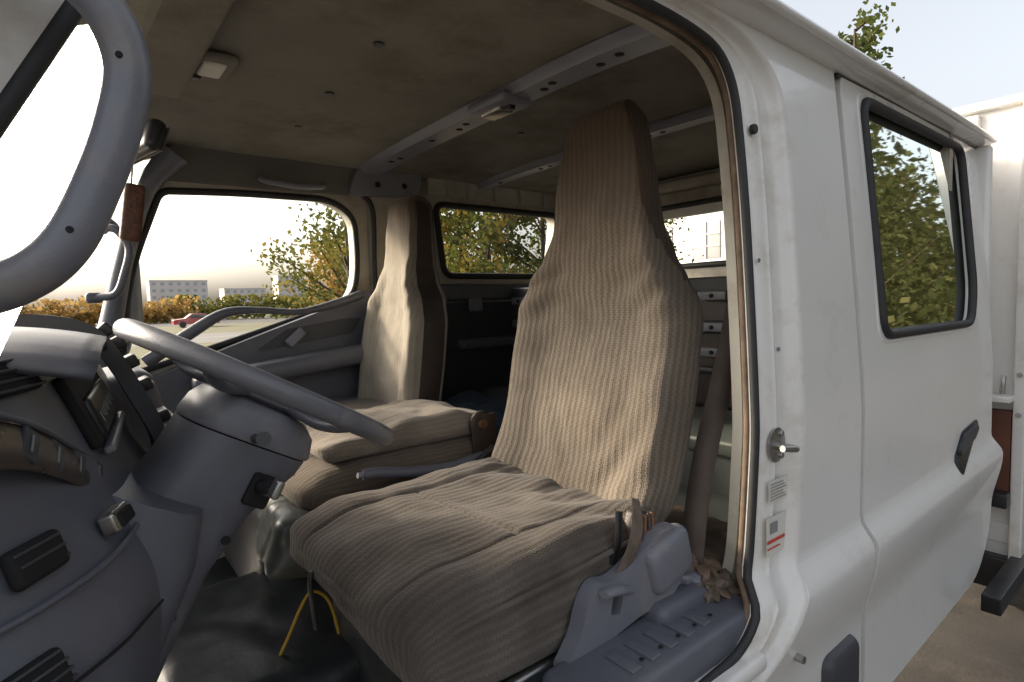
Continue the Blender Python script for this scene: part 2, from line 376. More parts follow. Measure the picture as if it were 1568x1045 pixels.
plate('cab_rear_outer',roundpoly([(0.06,0.9),(1.64,0.9),(1.64,2.32),(0.06,2.32)],0.04),[roundpoly([(0.33,1.93),(1.37,1.93),(1.37,2.19),(0.33,2.19)],0.05)],0.02,lambda u,v,w:(2.45-w,u,v),M_white,cab)
rbox('chassis',(1.3,0.85,0.72),(3.2,0.9,0.25),0.02,M_hole,cab)
rbox('cab_under_tray',(1.35,0.80,0.89),(2.1,1.45,0.05),0.02,M_black,cab)
rbox('mudguard_flap',(1.19,-0.004,0.99),(0.15,0.05,0.20),0.03,M_greyd,cab)
rp=[(0.118,2.262),(0.098,2.268),(0.045,2.272),(0.028,2.283),(0.030,2.296),(0.055,2.300),(0.068,2.318),(0.10,2.345),(0.18,2.368),(0.35,2.385),(0.85,2.395)]
rp=rp+[(1.70-y,z) for y,z in reversed(rp[:-1])]
xs=[-0.02,0.05,0.2,0.6,1.0,1.5,2.0,2.35,2.45,2.475,2.48]
V=[];F=[]
for x in xs:
    for y,z in rp:
        dz=0
        if x>2.40: dz=-0.05*((x-2.40)/0.08)**2*(1 if z>2.30 else 0)
        if x<0.2: dz=-0.06*((0.2-x)/0.22)**2*(1 if z>2.30 else 0.6)
        V.append((x,y,z+dz))
K=len(rp)
for i in range(len(xs)-1):
    for k in range(K-1): F.append([i*K+k,(i+1)*K+k,(i+1)*K+k+1,i*K+k+1])
F.append([(len(xs)-1)*K+k for k in range(K)])
obj('roof',V,F,M_white,cab,smooth=50)
tube('drip_rail',[(0.0,0.018,2.282),(0.6,0.022,2.288),(1.3,0.022,2.288),(2.0,0.02,2.286),(2.44,0.018,2.282)],0.0085,M_white,cab,segs=8)
tube('roof_joint_sealant',[(0.0,0.064,2.306),(1.3,0.064,2.306),(2.44,0.064,2.304)],0.005,M_greyl,cab,segs=8)
tube('door_top_seal',[(1.34,0.068,2.266),(1.6,0.068,2.268),(1.9,0.068,2.269),(2.44,0.064,2.267)],0.005,M_greyd,cab,segs=8)
def disc(name,c,r,th,m,axis='Y',parent=None,segs=20,sx=1,sz=1):
    V=[];F=[]
    for s,rr in ((0,r),(th*0.7,r),(th,r*0.85)):
        for k in range(segs):
            w=2*math.pi*k/segs; a=math.cos(w)*rr*sx; b=math.sin(w)*rr*sz
            if axis=='Y': V.append((c[0]+a,c[1]-s,c[2]+b))
            elif axis=='X': V.append((c[0]-s,c[1]+a,c[2]+b))
            else: V.append((c[0]+a,c[1]+b,c[2]-s))
    for i in range(2):
        for k in range(segs): F.append([i*segs+k,i*segs+(k+1)%segs,(i+1)*segs+(k+1)%segs,(i+1)*segs+k])
    F.append([2*segs+k for k in range(segs)])
    return obj(name,V,F,m,parent,smooth=30,recalc=True)
disc('striker_plate',(0.992,0.022,1.53),0.030,0.004,M_steel,'Y',cab,sz=1.05)
tube('striker_pin',[(0.987,0.02,1.53),(0.985,-0.012,1.53)],0.007,M_steel,cab,segs=10,sm=1)
tube('striker_arm',[(0.955,-0.008,1.535),(0.987,-0.014,1.53),(1.004,-0.008,1.525)],0.006,M_steel,cab,segs=8)
for i,(x,z) in enumerate([(1.002,1.550),(1.002,1.510)]): disc('striker_screw_%d'%i,(x,0.018,z),0.006,0.004,M_steel,'Y',cab,segs=8)
disc('hinge_bolt',(0.985,-0.004,1.155),0.018,0.010,M_rubber,'Y',cab)
tube('hinge_pin',[(0.985,-0.01,1.157),(0.982,-0.035,1.158)],0.007,M_steel,cab,segs=8,sm=1)
disc('rubber_plug',(0.995,0.070,2.095),0.009,0.008,M_rubber,'Y',cab)
for i,(x,z) in enumerate([(0.975,1.86),(1.0,1.30),(1.02,1.70)]): disc('jamb_dimple_%d'%i,(x,ynear(z)+0.022,z),0.004,0.002,M_greyl,'Y',cab,segs=10)
def jl(name,x0,x1,z0,z1,m,d):
    V=[(x,ynear(z)+dd,z) for x,dd in ((x0,d),(x1,d-0.0015)) for z in (z0,z1)]
    return obj(name,V,[[0,2,3,1]],m,cab,smooth=0)
jl('spec_label',0.958,1.026,1.430,1.470,M_label,0.0180)
for k in range(6): jl('label_line_%d'%k,0.963,1.018-0.006*(k%3),1.4345+k*0.0056,1.4362+k*0.0056,M_ink,0.0165)
jl('warning_label',0.950,1.026,1.335,1.405,M_label,0.0175)
jl('warning_stripe',0.952,1.012,1.358,1.364,M_red,0.0160)
jl('warning_stripe_b',0.952,0.995,1.347,1.350,M_red,0.0160)
jl('warning_picture',0.962,0.985,1.375,1.395,M_ink,0.0160)
rbox('a_pillar',(-0.20,0.000,2.064),(0.30,0.05,0.72),0.02,M_greyd,cab,rot=(0,R(29),0))
rbox('sill_plate',(0.36,0.035,1.195),(1.04,0.12,0.03),0.012,M_jamb,cab)

# far side
def yfar(z): return 1.62-S(z)
pw=roundpoly([(0.14,1.60,0.06),(0.50,1.705,0.1),(0.80,1.80,0.05),(0.885,1.835,0.06),(0.905,1.95,0.1),(0.89,2.13,0.05),(0.80,2.185,0.06),(0.5,2.18,0.1),(0.27,2.165,0.03),(0.18,1.92,0.1)],0.05)
fr=roundpoly([(1.29,1.915),(1.91,1.915),(1.925,2.205),(1.235,2.205)],0.045)
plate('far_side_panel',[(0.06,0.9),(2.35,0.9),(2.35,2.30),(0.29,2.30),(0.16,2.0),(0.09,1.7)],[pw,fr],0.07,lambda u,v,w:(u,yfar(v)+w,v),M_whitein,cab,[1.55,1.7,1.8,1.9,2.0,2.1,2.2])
tube('far_door_window_seal',[(p.x,yfar(p.y)-0.002,p.y) for p in pw],0.011,M_rubber,cab,closed=True,sm=1,segs=8)
tube('far_rear_window_seal',[(p.x,yfar(p.y)-0.002,p.y) for p in fr],0.014,M_rubber,cab,closed=True,sm=1,segs=8)
glass('far_door_glass',pw,lambda z:yfar(z)+0.04,M_glass)
glass('far_rear_glass',fr,lambda z:yfar(z)+0.04,M_glass)
plate('far_header_lining',roundpoly([(0.24,2.195),(0.90,2.205),(0.95,2.30),(0.30,2.30)],0.02),[],0.03,lambda u,v,w:(u,yfar(v)-0.035+w,v),M_headd,cab)
dt=roundpoly([(0.02,1.15),(0.97,1.15),(0.985,1.6),(0.955,1.86,0.03),(0.86,1.825,0.04),(0.5,1.700,0.1),(0.2,1.590,0.06),(0.05,1.57)],0.03)
plate('passenger_door_trim',dt,[],0.05,lambda u,v,w:(u,yfar(v)-0.052+w,v),M_grey,cab)
tube('door_grab_bar',[(0.20,1.555,1.645),(0.33,1.535,1.735),(0.42,1.525,1.787),(0.52,1.525,1.794),(0.66,1.53,1.784),(0.80,1.54,1.812),(0.90,1.56,1.84)],[0.020,0.019,0.016,0.011,0.011,0.016,0.018],M_grey,cab)
rbox('armrest',(0.62,1.50,1.60),(0.62,0.10,0.07),0.03,M_grey,cab,rot=(0,R(-6),0))
rbox('door_pocket',(0.66,1.53,1.36),(0.6,0.08,0.22),0.03,M_grey,cab)
plate('door_pull_recess',roundpoly([(0.52,1.655),(0.86,1.70),(0.90,1.765),(0.62,1.725)],0.02),[],0.01,lambda u,v,w:(u,1.553+w,v),M_greyd,cab)
rbox('door_release_lever',(0.645,1.545,1.695),(0.075,0.02,0.035),0.008,M_rail,cab,rot=(0,R(-40),0))
plate('far_b_pillar_trim',roundpoly([(0.955,1.2),(1.16,1.2),(1.17,1.9),(1.185,2.23),(0.935,2.23),(0.955,1.9)],0.03),[],0.03,lambda u,v,w:(u,yfar(v)-0.032+w,v),M_whitein,cab)
tube('far_pillar_seal',[(0.955,1.575,1.3),(0.965,1.57,1.7),(0.955,1.55,1.95),(0.945,1.525,2.15),(0.90,1.52,2.21)],0.009,M_rubber,cab)
plate('roof_rail_gusset',roundpoly([(0.85,2.195),(1.13,2.215),(1.15,2.31),(0.90,2.315),(0.87,2.27)],0.03),[],0.02,lambda u,v,w:(u,yfar(v)-0.052+w,v),M_rail,cab)
for i,(x,z) in enumerate([(0.96,2.245),(1.07,2.25)]): disc('gusset_hole_%d'%i,(x,yfar(z)-0.053,z),0.011,0.001,M_hole,'Y',cab)
plate('far_upper_seams',[(1.185,2.235),(1.93,2.235),(1.93,2.30),(1.185,2.30)],[],0.01,lambda u,v,w:(u,yfar(v)-0.03+w,v),M_whitein,cab)
for i,x in enumerate((1.28,1.38,1.52,1.66,1.80)): rbox('upper_panel_rib_%d'%i,(x,yfar(2.26)-0.035,2.265),(0.010,0.01,0.07),0.003,M_whitein,cab)
tube('passenger_belt_strap',[(1.03,1.50,2.05),(1.02,1.50,1.8),(0.99,1.50,1.5)],0.022,M_belt,cab,flat=0.12,flatdir=(0,1,0))
rbox('belt_guide',(1.02,1.515,1.99),(0.05,0.03,0.05),0.012,M_black,cab)
plate('far_rear_door_trim',roundpoly([(1.2,1.0),(2.1,1.0),(2.1,1.80),(1.22,1.80)],0.03),[],0.03,lambda u,v,w:(u,yfar(v)-0.033+w,v),M_greyd,cab)
rbox('far_rear_door_top_trim',(1.62,1.585,1.845),(0.84,0.05,0.07),0.015,M_grey,cab)
rbox('far_rear_door_latch',(1.42,1.555,1.79),(0.07,0.02,0.06),0.008,M_rail,cab)
rbox('far_rear_door_armrest',(1.50,1.56,1.62),(0.34,0.06,0.05),0.02,M_grey,cab)
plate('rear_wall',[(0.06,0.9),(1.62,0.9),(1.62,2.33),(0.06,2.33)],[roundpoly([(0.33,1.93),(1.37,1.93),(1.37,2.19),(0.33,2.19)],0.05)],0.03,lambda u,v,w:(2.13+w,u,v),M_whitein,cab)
tube('rear_wall_window_seal',[(2.125,p.x,p.y) for p in roundpoly([(0.33,1.93),(1.37,1.93),(1.37,2.19),(0.33,2.19)],0.05)],0.012,M_rubber,cab,closed=True,sm=1,segs=8)
rbox('rear_wall_upper_beam',(2.10,0.85,2.27),(0.06,1.45,0.05),0.015,M_whitein,cab)
def cz(x,y):
    x0=-0.02+0.16*((y-0.85)/0.75)**2
    return 2.315-0.028*abs((y-0.85)/0.75)**4 - 0.10*max(0,(0.22-(x-x0))/0.22)**2
def ceil(u,v):
    y=0.10+1.50*v
    x0=-0.02+0.16*((y-0.85)/0.75)**2
    x=x0+(2.13-x0)*u
    return (x,y,cz(x,y)+0.003+0.005*noise.noise(Vector((x*3,y*3,0)))+0.0015*noise.noise(Vector((x*11,y*11,0))))
grid('headliner',ceil,90,60,M_head,cab,solid=0.006)
def crossrail(name,xc,w,th,m,skew=0.0):
    V=[];F=[]; ny=24
    pr=[(-w/2-0.012,0.004),(-w/2,-0.004),(-w/2+0.006,-th),(w/2-0.006,-th),(w/2,-0.004),(w/2+0.012,0.004)]
    for j in range(ny+1):
        y=0.11+1.46*j/ny
        for dx,dz in pr: V.append((xc+dx+skew*(y-0.85),y,cz(xc,y)+dz-0.005))
    K=len(pr)
    for j in range(ny):
        for k in range(K-1): F.append([j*K+k,j*K+k+1,(j+1)*K+k+1,(j+1)*K+k])
    return obj(name,V,F,m,cab,smooth=40,recalc=True)
crossrail('front_roof_rail',0.925,0.080,0.017,M_rail,0.02)
crossrail('mid_roof_rail',1.455,0.06,0.016,M_rail)
for i,y in enumerate((0.30,0.36,0.50,0.54,0.86,0.91,1.05,1.28,1.33)):
    disc('rail_hole_%d'%i,(0.92+0.01*(i%2)+0.02*(y-0.85),y,cz(0.92,y)-0.0215),0.010,0.002,M_hole,'Z',cab)
for i,y in enumerate((0.6,0.65,1.1,1.15,1.4)):
    disc('mid_rail_hole_%d'%i,(1.455,y,cz(1.455,y)-0.0205),0.009,0.002,M_hole,'Z',cab)
for i,(x,y) in enumerate([(0.53,0.59),(0.57,1.19),(0.55,0.90),(0.42,0.30),(1.15,0.9)]):
    disc('headliner_clip_%d'%i,(x,y,cz(x,y)-0.0005),0.011,0.004,M_greyd,'Z',cab)
lamp=empty('dome_lamp')
rbox('lamp_base',(0.905,0.69,2.292),(0.095,0.15,0.024),0.01,M_rail,lamp,rot=(0,0,R(2)))
rbox('lamp_lens',(0.905,0.70,2.279),(0.05,0.08,0.018),0.008,M_chrome,lamp)
rbox('lamp_switch',(0.905,0.645,2.278),(0.02,0.02,0.014),0.004,M_black,lamp)
rbox('overhead_console',(0.07,0.62,2.285),(0.36,0.78,0.03),0.012,M_head,cab)
ml=empty('map_lamp')
rbox('lamp_housing',(0.28,0.86,2.303),(0.09,0.13,0.018),0.008,M_head,ml)
rbox('lamp_lens',(0.282,0.85,2.294),(0.045,0.075,0.012),0.006,M_label,ml)
rbox('lamp_switch',(0.262,0.905,2.293),(0.02,0.02,0.012),0.004,M_black,ml)
tube('overhead_grab_handle',[(0.55,1.515,2.225),(0.57,1.49,2.212),(0.66,1.485,2.205),(0.74,1.49,2.212),(0.76,1.515,2.225)],0.010,M_rail,cab)
tube('far_a_pillar',[(0.06,1.60,1.55),(0.12,1.585,1.75),(0.165,1.57,1.95),(0.23,1.545,2.16),(0.31,1.51,2.27)],[0.05,0.038,0.032,0.034,0.05],M_grey,cab,flat=0.8)
tube('windshield_header',[(0.15,0.12,2.25),(0.02,0.45,2.265),(-0.02,0.85,2.27),(0.04,1.25,2.265),(0.16,1.55,2.24)],0.028,M_headd,cab)
def wsh(u,v):
    y=0.06+1.58*u; z=1.68+0.58*v
    return (-0.26+0.17*((y-0.85)/0.75)**2+0.42*(z-1.68),y,z)
grid('windshield_glass',wsh,16,6,M_glass,cab)
gh=empty('passenger_grab_handle')
tube('bar',[(0.110,1.50,2.035),(0.145,1.47,2.03),(0.172,1.46,1.98),(0.158,1.46,1.91),(0.135,1.47,1.852),(0.090,1.50,1.842)],0.011,M_grey,gh)
rbox('foot_upper',(0.110,1.505,2.035),(0.04,0.03,0.03),0.01,M_grey,gh); rbox('foot_lower',(0.085,1.505,1.842),(0.04,0.03,0.03),0.01,M_grey,gh)
g2=empty('driver_grab_handle')
tube('bar',[(-0.045,0.03,2.040),(-0.003,0.012,2.033),(0.034,0.0,2.006),(0.0485,0.0,1.968),(0.041,0.0,1.925),(0.025,0.0,1.88),(0.008,0.002,1.845),(-0.014,0.01,1.824),(-0.045,0.03,1.814),(-0.09,0.05,1.807)],[0.014,0.0145,0.0145,0.014,0.014,0.014,0.0145,0.015,0.017,0.02],M_greyl,g2,segs=20)
for i,(x,z) in enumerate([(0.043,1.968),(0.010,1.853)]): disc('screw_plug_%d'%i,(x,-0.0125,z),0.0022,0.0015,M_hole,'Y',g2)
rm=empty('rear_view_mirror')
rbox('mirror_body',(0.145,0.86,2.125),(0.03,0.20,0.06),0.013,M_black,rm,rot=(0,R(18),R(12)))
rbox('mirror_glass',(0.162,0.862,2.12),(0.004,0.18,0.048),0.002,M_greyd,rm,rot=(0,R(18),R(12)))
tube('stalk',[(0.13,0.86,2.14),(0.08,0.86,2.21),(0.05,0.86,2.26)],0.009,M_black,rm)
af=empty('hanging_air_freshener')
for i,dy in enumerate((-0.012,0.012)): tube('string_%d'%i,[(0.135,0.85+dy,2.10),(0.128,0.85,2.04)],0.0015,M_tan,af,sm=1,segs=6)
rbox('woven_block',(0.127,0.85,1.990),(0.035,0.03,0.11),0.008,M_wood,af,n=(2,2,4),rot=(0,R(8),0))
ws=empty('windshield_sticker')
for i,(y,z,s) in enumerate([(1.16,2.045,0.025),(1.22,2.0,0.03)]):
    x=wsh((y-0.06)/1.58,(z-1.68)/0.58)[0]+0.006
    obj('sticker_%d'%i,[(x,y,z),(x,y+s*2.4,z),(x+s*0.42,y+s*2.4,z+s),(x+s*0.42,y,z+s)],[[0,1,2,3]],M_tan if i==0 else M_label,ws,smooth=0)
sm=empty('side_mirror')
rbox('mirror_housing',(0.215,2.0,1.87),(0.06,0.12,0.26),0.03,M_greyd,sm)
tube('mirror_arm',[(0.12,1.72,2.1),(0.15,1.9,2.12),(0.2,2.0,2.05),(0.2,2.0,1.7),(0.12,1.85,1.6),(0.08,1.72,1.58)],0.010,M_black,sm)

# ------------------------------------------------------------------ floor, platform
def floorf(u,v):
    x=-0.1+2.2*u; y=0.1+1.5*v
    return (x,y,0.97+0.012*noise.noise(Vector((x*7,y*7,0))))
grid('cab_floor',floorf,60,50,M_vinyl,cab)
def drape(v,amp=0.012,f=9):
    n=noise.noise(Vector((v.x*f,v.y*f,v.z*f+3)))*amp+noise.noise(Vector((v.x*f*2.3,v.y*f*2.3,v.z*f)))*amp*0.5
    return v+v.normalized()*n
rbox('engine_cover',(0.94,0.92,1.13),(0.92,0.36,0.34),0.06,M_vinyl,cab,n=(50,30,24),fn=lambda v:drape(v,0.014,8))
rbox('vinyl_flap',(0.43,0.90,1.265),(0.17,0.30,0.13),0.035,M_vinylg,cab,n=(24,34,20),fn=lambda v:drape(v,0.022,11),rot=(0,R(12),R(-8)))
rbox('floor_mat_fold',(0.32,0.88,1.02),(0.46,0.56,0.16),0.05,M_vinyl,cab,n=(44,54,14),fn=lambda v:drape(v,0.016,7))
rbox('floor_mat',(0.18,0.62,0.985),(0.34,0.60,0.05),0.02,M_vinyl,cab,n=(30,40,3),fn=lambda v:drape(v,0.010,8))
rbox('seat_platform',(0.74,0.42,1.10),(0.62,0.66,0.27),0.04,M_vinyl,cab,n=(20,20,6),fn=lambda v:drape(v,0.006,14))
rbox('rear_floor_step',(1.50,0.80,1.12),(1.2,1.4,0.26),0.05,M_vinylg,cab,n=(40,40,6),fn=lambda v:drape(v,0.012,9))
rbox('rear_bench_riser',(1.52,0.80,1.29),(0.24,1.36,0.18),0.03,M_vinylg,cab,n=(10,40,10),fn=lambda v:drape(v,0.010,11))
rbox('passenger_footrest',(0.62,1.3,1.12),(0.5,0.5,0.30),0.05,M_greyd,cab)
rbox('sill_cover',(0.725,0.075,1.232),(0.42,0.125,0.06),0.018,M_grey,cab)
for k in range(5):
    rbox('sill_cover_rib_%d'%k,(0.62+0.045*k,0.065,1.2635),(0.022,0.055,0.006),0.0025,M_grey,cab)
    disc('sill_cover_slot_%d'%k,(0.645+0.045*k,0.05,1.2645),0.004,-0.001,M_hole,'Z',cab,segs=8)
rbox('sill_cover_hump',(0.82,0.115,1.262),(0.16,0.07,0.05),0.02,M_grey,cab)
def crumple(v):
    return v*(1+0.35*noise.noise(v*40+Vector((1,2,3)))+0.2*noise.noise(v*90))
cr=empty('crumpled_rag')
rbox('rag_a',(0.90,0.10,1.275),(0.10,0.06,0.03),0.014,M_carpet,cr,n=(16,12,5),fn=lambda v:crumple(crumple(v)))
rbox('rag_b',(0.93,0.15,1.29),(0.12,0.10,0.03),0.014,M_tan,cr,n=(16,16,5),fn=lambda v:crumple(crumple(crumple(v))),rot=(0.3,0.2,0.5))
rbox('rag_c',(0.86,0.13,1.290),(0.09,0.05,0.03),0.014,M_rail,cr,n=(16,16,5),fn=lambda v:crumple(crumple(v)),rot=(0.1,0.3,-0.4))
rbox('rear_carpet',(1.03,0.24,1.268),(0.30,0.28,0.03),0.012,M_carpet,cab,n=(26,26,2),fn=lambda v:drape(v,0.012,20))
tube('yellow_cable',[(0.30,0.70,1.08),(0.325,0.69,1.135),(0.352,0.695,1.18),(0.378,0.70,1.205),(0.41,0.70,1.18),(0.425,0.69,1.12),(0.43,0.68,1.05),(0.44,0.66,0.98)],0.0032,M_yellow,cab)

# ------------------------------------------------------------------ DASHBOARD
dash=empty('dashboard')
base=[(-0.34,1.66),(-0.20,1.745),(-0.09,1.780),(-0.055,1.778),(-0.030,1.750),(-0.010,1.70),(0.012,1.64),(0.030,1.585),(0.058,1.54),(0.068,1.49),(0.062,1.41),(0.03,1.30),(-0.06,1.15)]
stations=[(-0.0,-0.17,-0.03),(0.05,-0.10,-0.012),(0.12,-0.045,0),(0.22,0.0,0),(0.34,0.02,0.004),(0.50,0.035,0.006),(0.62,0.05,0.0),(0.75,0.08,-0.02),(0.95,0.08,-0.035),(1.15,0.05,-0.05),(1.35,0.03,-0.06),(1.52,0.0,-0.06),(1.60,-0.04,-0.07)]
V=[];F=[]
for y,dx,dz in stations:
    for k,(x,z) in enumerate(base):
        V.append((x+dx*(1 if k>2 else 0.5),y,z+dz*(1 if k<8 else 0.2)))
K=len(base)
for i in range(len(stations)-1):
    for k in range(K-1): F.append([i*K+k,i*K+k+1,(i+1)*K+k+1,(i+1)*K+k])
subsurf(obj('dash_shell',V,F,M_grey,dash,smooth=180),2)
def dpt(y,z):
    dx=lerp([(a,b) for a,b,c in stations],y); dz=lerp([(a,c) for a,b,c in stations],y)
    return lerp(sorted([(zz+dz,xx) for xx,zz in base[3:10]]),z)+dx
def slab(name,y0,y1,z0,z1,out,m,r=0.006,th=0.012):
    yc=(y0+y1)/2; zc=(z0+z1)/2; x0=dpt(y0,zc); x1=dpt(y1,zc)
    a=math.atan2(x1-x0,y1-y0); xt=dpt(yc,z1); xb=dpt(yc,z0); b=math.atan2(xb-xt,z1-z0)
    return rbox(name,((xt+xb)/2+out,yc,zc),(th,abs(y1-y0),(z1-z0)),r,m,dash,rot=(0,-b,-a))
slab('instrument_recess',0.29,0.585,1.648,1.735,0.003,M_hole,0.01)
slab('instrument_bezel',0.31,0.575,1.640,1.650,0.010,M_greyl,0.004)
slab('instrument_glass',0.33,0.56,1.655,1.705,0.008,M_black)
for k in range(9): slab('gauge_tick_%d'%k,0.345+0.024*k,0.348+0.024*k,1.672+0.004*(k%2),1.686,0.0148,M_ink,0.0006,0.0015)
st=[Vector((-0.058,0.06,1.715)),Vector((-0.036,0.12,1.700)),Vector((-0.014,0.18,1.676)),Vector((0.012,0.26,1.636)),Vector((0.042,0.36,1.590))]
tube('brown_trim_strip',st,[0.022,0.023,0.024,0.024,0.020],M_bronze,dash,flat=0.22,flatdir=(0.85,-0.35,0.4),segs=16)
tube('trim_strip_edge',[p+Vector((-0.002,0.0,0.022)) for p in st],0.003,M_grey,dash,segs=8)
for k in range(4):
    t=0.08+0.20*k; q=st[1].lerp(st[4],t)+Vector((0.0055,-0.003,0.003))
    rbox('trim_button_%d'%k,q,(0.004,0.034,0.017),0.0018,M_greyd,dash,rot=(R(35),R(-25),R(-22)))
    rbox('trim_button_mark_%d'%k,q+Vector((0.0024,-0.001,0.001)),(0.0008,0.020,0.0022),0.0003,M_ink,dash,rot=(R(35),R(-25),R(-22)))
def ventset(tag,y0,y1,z0,z1,nl):
    slab(tag,y0,y1,z0,z1,0.003,M_hole,0.006)
    for k in range(nl):
        zz=z0+(z1-z0)*(k+0.7)/(nl+0.4)
        slab(tag+'_louvre_%d'%k,y0+0.004,y1-0.004,zz,zz+0.0028,0.006,M_greyd,0.001,0.008)
ventset('left_vent',0.085,0.140,1.590,1.622,3)
ventset('lower_vent',0.040,0.090,1.512,1.545,4)
ventset('side_demister',0.13,0.24,1.728,1.762,4)
slab('ash_pocket_frame',0.190,0.232,1.585,1.606,0.010,M_chrome,0.004,0.016); slab('ash_pocket_hole',0.195,0.227,1.588,1.603,0.014,M_hole,0.003,0.016)
tube('lower_panel_seam',[(dpt(y,1.50)+0.002,y,1.515-0.12*(y-0.05)) for y in (0.02,0.06,0.10,0.14,0.18,0.22)],0.0016,M_hole,dash)
tube('face_crease',[(dpt(y,1.56)+0.000,y,1.575-0.03*(y-0.05)) for y in (0.03,0.08,0.14,0.20,0.26)],0.003,M_grey,dash)
fin=[(-0.14,1.775),(-0.06,1.800),(0.0,1.797),(0.035,1.785),(0.058,1.765),(0.078,1.73),(0.10,1.68),(0.122,1.625),(0.128,1.585),(0.115,1.55)]
fin=[(p.x,p.z) for p in catmull([(x,0,z) for x,z in fin],4)]
V=[];F=[]
for dy,s in ((-0.005,-0.05),(-0.0,0.0),(0.07,0.0),(0.08,-0.05)):
    for x,z in fin: V.append((x+s*0.3,0.60+dy,z+s*0.5))
K=len(fin)
for i in range(3):
    for k in range(K-1): F.append([i*K+k,(i+1)*K+k,(i+1)*K+k+1,i*K+k+1])
obj('binnacle_side',V,F,M_greyd,dash,smooth=40,recalc=True)
for k in range(6):
    i=int(K*(0.42+0.085*k)); x,z=fin[i]
    a=math.atan2(fin[i+1][0]-fin[i-1][0],-(fin[i+1][1]-fin[i-1][1]))
    rbox('rocker_switch_%d'%k,(x+0.006,0.635,z+0.002),(0.018,0.045,0.020),0.004,M_black,dash,rot=(0,-a,0))
    rbox('switch_mark_%d'%k,(x+0.016,0.625,z+0.004),(0.002,0.015,0.004),0.001,M_label,dash,rot=(0,-a,0))
def hood(u,v):
    y=0.20+0.42*u
    e=(1-abs(2*u-1)**4)
    return (-0.10+0.135*v+dpt(y,1.70)*0.6,y,1.758+0.026*e-0.02*v*v)
grid('instrument_hood',hood,16,8,M_grey,dash,solid=0.008)
rbox('centre_stack',(0.10,0.86,1.50),(0.14,0.26,0.38),0.03,M_grey,dash,rot=(0,R(-12),0))
rbox('radio',(0.17,0.86,1.56),(0.02,0.19,0.06),0.004,M_black,dash,rot=(0,R(-12),0))
tube('gear_lever',[(0.17,0.78,1.46),(0.24,0.76,1.55),(0.26,0.755,1.585)],[0.01,0.008,0.018],M_black,dash)

# steering column
col=empty('steering_column')
n_=Vector((0.5,0,0.866)); e_=Vector((0.866,0,-0.5)); W0=Vector((0.236,0.42,1.682))
def ring(s,a0,a1,b,p=3.2,dy=0,k=28):
    c=W0-n_*s+e_*((a0+a1)/2); h=(a1-a0)/2; o=[]
    for i in range(k):
        w=2*math.pi*i/k; cw,sw_=math.cos(w),math.sin(w)
        o.append(c+e_*h*math.copysign(abs(cw)**(2/p),cw)+Vector((0,1,0))*(b*math.copysign(abs(sw_)**(2/p),sw_)+dy))
    return o
def loft(name,rings,m,parent):
    k=len(rings[0]); V=[p for r in rings for p in r]; F=[]
    for i in range(len(rings)-1):
        for j in range(k): F.append([i*k+j,i*k+(j+1)%k,(i+1)*k+(j+1)%k,(i+1)*k+j])
    F.append([j for j in range(k)]); F.append([(len(rings)-1)*k+j for j in range(k)])
    return obj(name,V,F,m,parent,smooth=40,recalc=True)
loft('upper_shroud',[ring(0.022,-0.055,0.040,0.050),ring(0.028,-0.075,0.070,0.066),ring(0.045,-0.085,0.090,0.076),ring(0.072,-0.09,0.097,0.080),ring(0.076,-0.088,0.095,0.078)],M_greyl,col)
loft('lower_shroud',[ring(0.078,-0.088,0.092,0.079),ring(0.10,-0.09,0.087,0.081),ring(0.13,-0.092,0.070,0.082),ring(0.17,-0.10,0.050,0.084),ring(0.25,-0.11,0.035,0.090),ring(0.36,-0.12,0.035,0.100),ring(0.48,-0.12,0.04,0.115),ring(0.60,-0.12,0.04,0.12)],M_grey,col)
loft('knee_panel',[ring(0.17,-0.17,-0.02,0.15),ring(0.23,-0.16,0.0,0.165),ring(0.36,-0.15,0.01,0.175),ring(0.5,-0.15,0.01,0.18)],M_grey,col)
def cpt(s,a,y): return W0-n_*s+e_*a+Vector((0,y-0.42,0))
rbox('ignition_pocket',cpt(0.13,0.033,0.338),(0.035,0.012,0.045),0.006,M_hole,col,rot=(0,R(30),0))
tube('ignition_barrel',[cpt(0.125,0.03,0.345),cpt(0.12,0.033,0.312),cpt(0.118,0.034,0.300)],[0.010,0.011,0.009],M_black,col,sm=2)
rbox('ignition_key_head',cpt(0.115,0.034,0.290),(0.012,0.02,0.026),0.005,M_steel,col,rot=(0,R(30),0))
for i,(s,a) in enumerate(((0.20,0.02),(0.30,0.0))): disc('shroud_screw_%d'%i,tuple(cpt(s,a,0.333-0.05*(s-0.2))),0.006,0.002,M_hole,'Y',col,segs=12)
tube('indicator_stalk',[cpt(0.07,0.0,0.36),cpt(0.065,-0.01,0.30),cpt(0.06,-0.02,0.26)],[0.007,0.006,0.009],M_black,col)
tube('wiper_stalk',[cpt(0.07,0.0,0.48),cpt(0.06,-0.01,0.57),cpt(0.055,-0.015,0.62)],[0.007,0.006,0.010],M_black,col)
sw=empty('steering_wheel')
M_rim=mat('wheel_rim_plastic',(0.150,0.155,0.176),0.30,0,0.12,14,bump=0.2,bscale=600,dirt=(0.36,0.32,0.28,0.53,0.5),dscale=22)
Rr=0.1925
rim=[W0+(e_*math.cos(2*math.pi*i/64)+Vector((0,1,0))*math.sin(2*math.pi*i/64))*Rr for i in range(64)]
tube('rim',rim,[0.0140 for i in range(64)],M_rim,sw,closed=True,sm=3,segs=18)
for i in range(26):
    w=R(205+5.2*i); c=W0+(e_*math.cos(w)+Vector((0,1,0))*math.sin(w))*(Rr-0.0095)-n_*0.006
    rbox('finger_grip_%d'%i,c,(0.006,0.010,0.010),0.0028,M_rim,sw,rot=(0,R(30),0))
loft('hub',[ring(-0.008,-0.04,0.05,0.06),ring(-0.002,-0.055,0.065,0.075),ring(0.018,-0.05,0.06,0.07),ring(0.03,-0.03,0.03,0.035)],M_grey,sw)
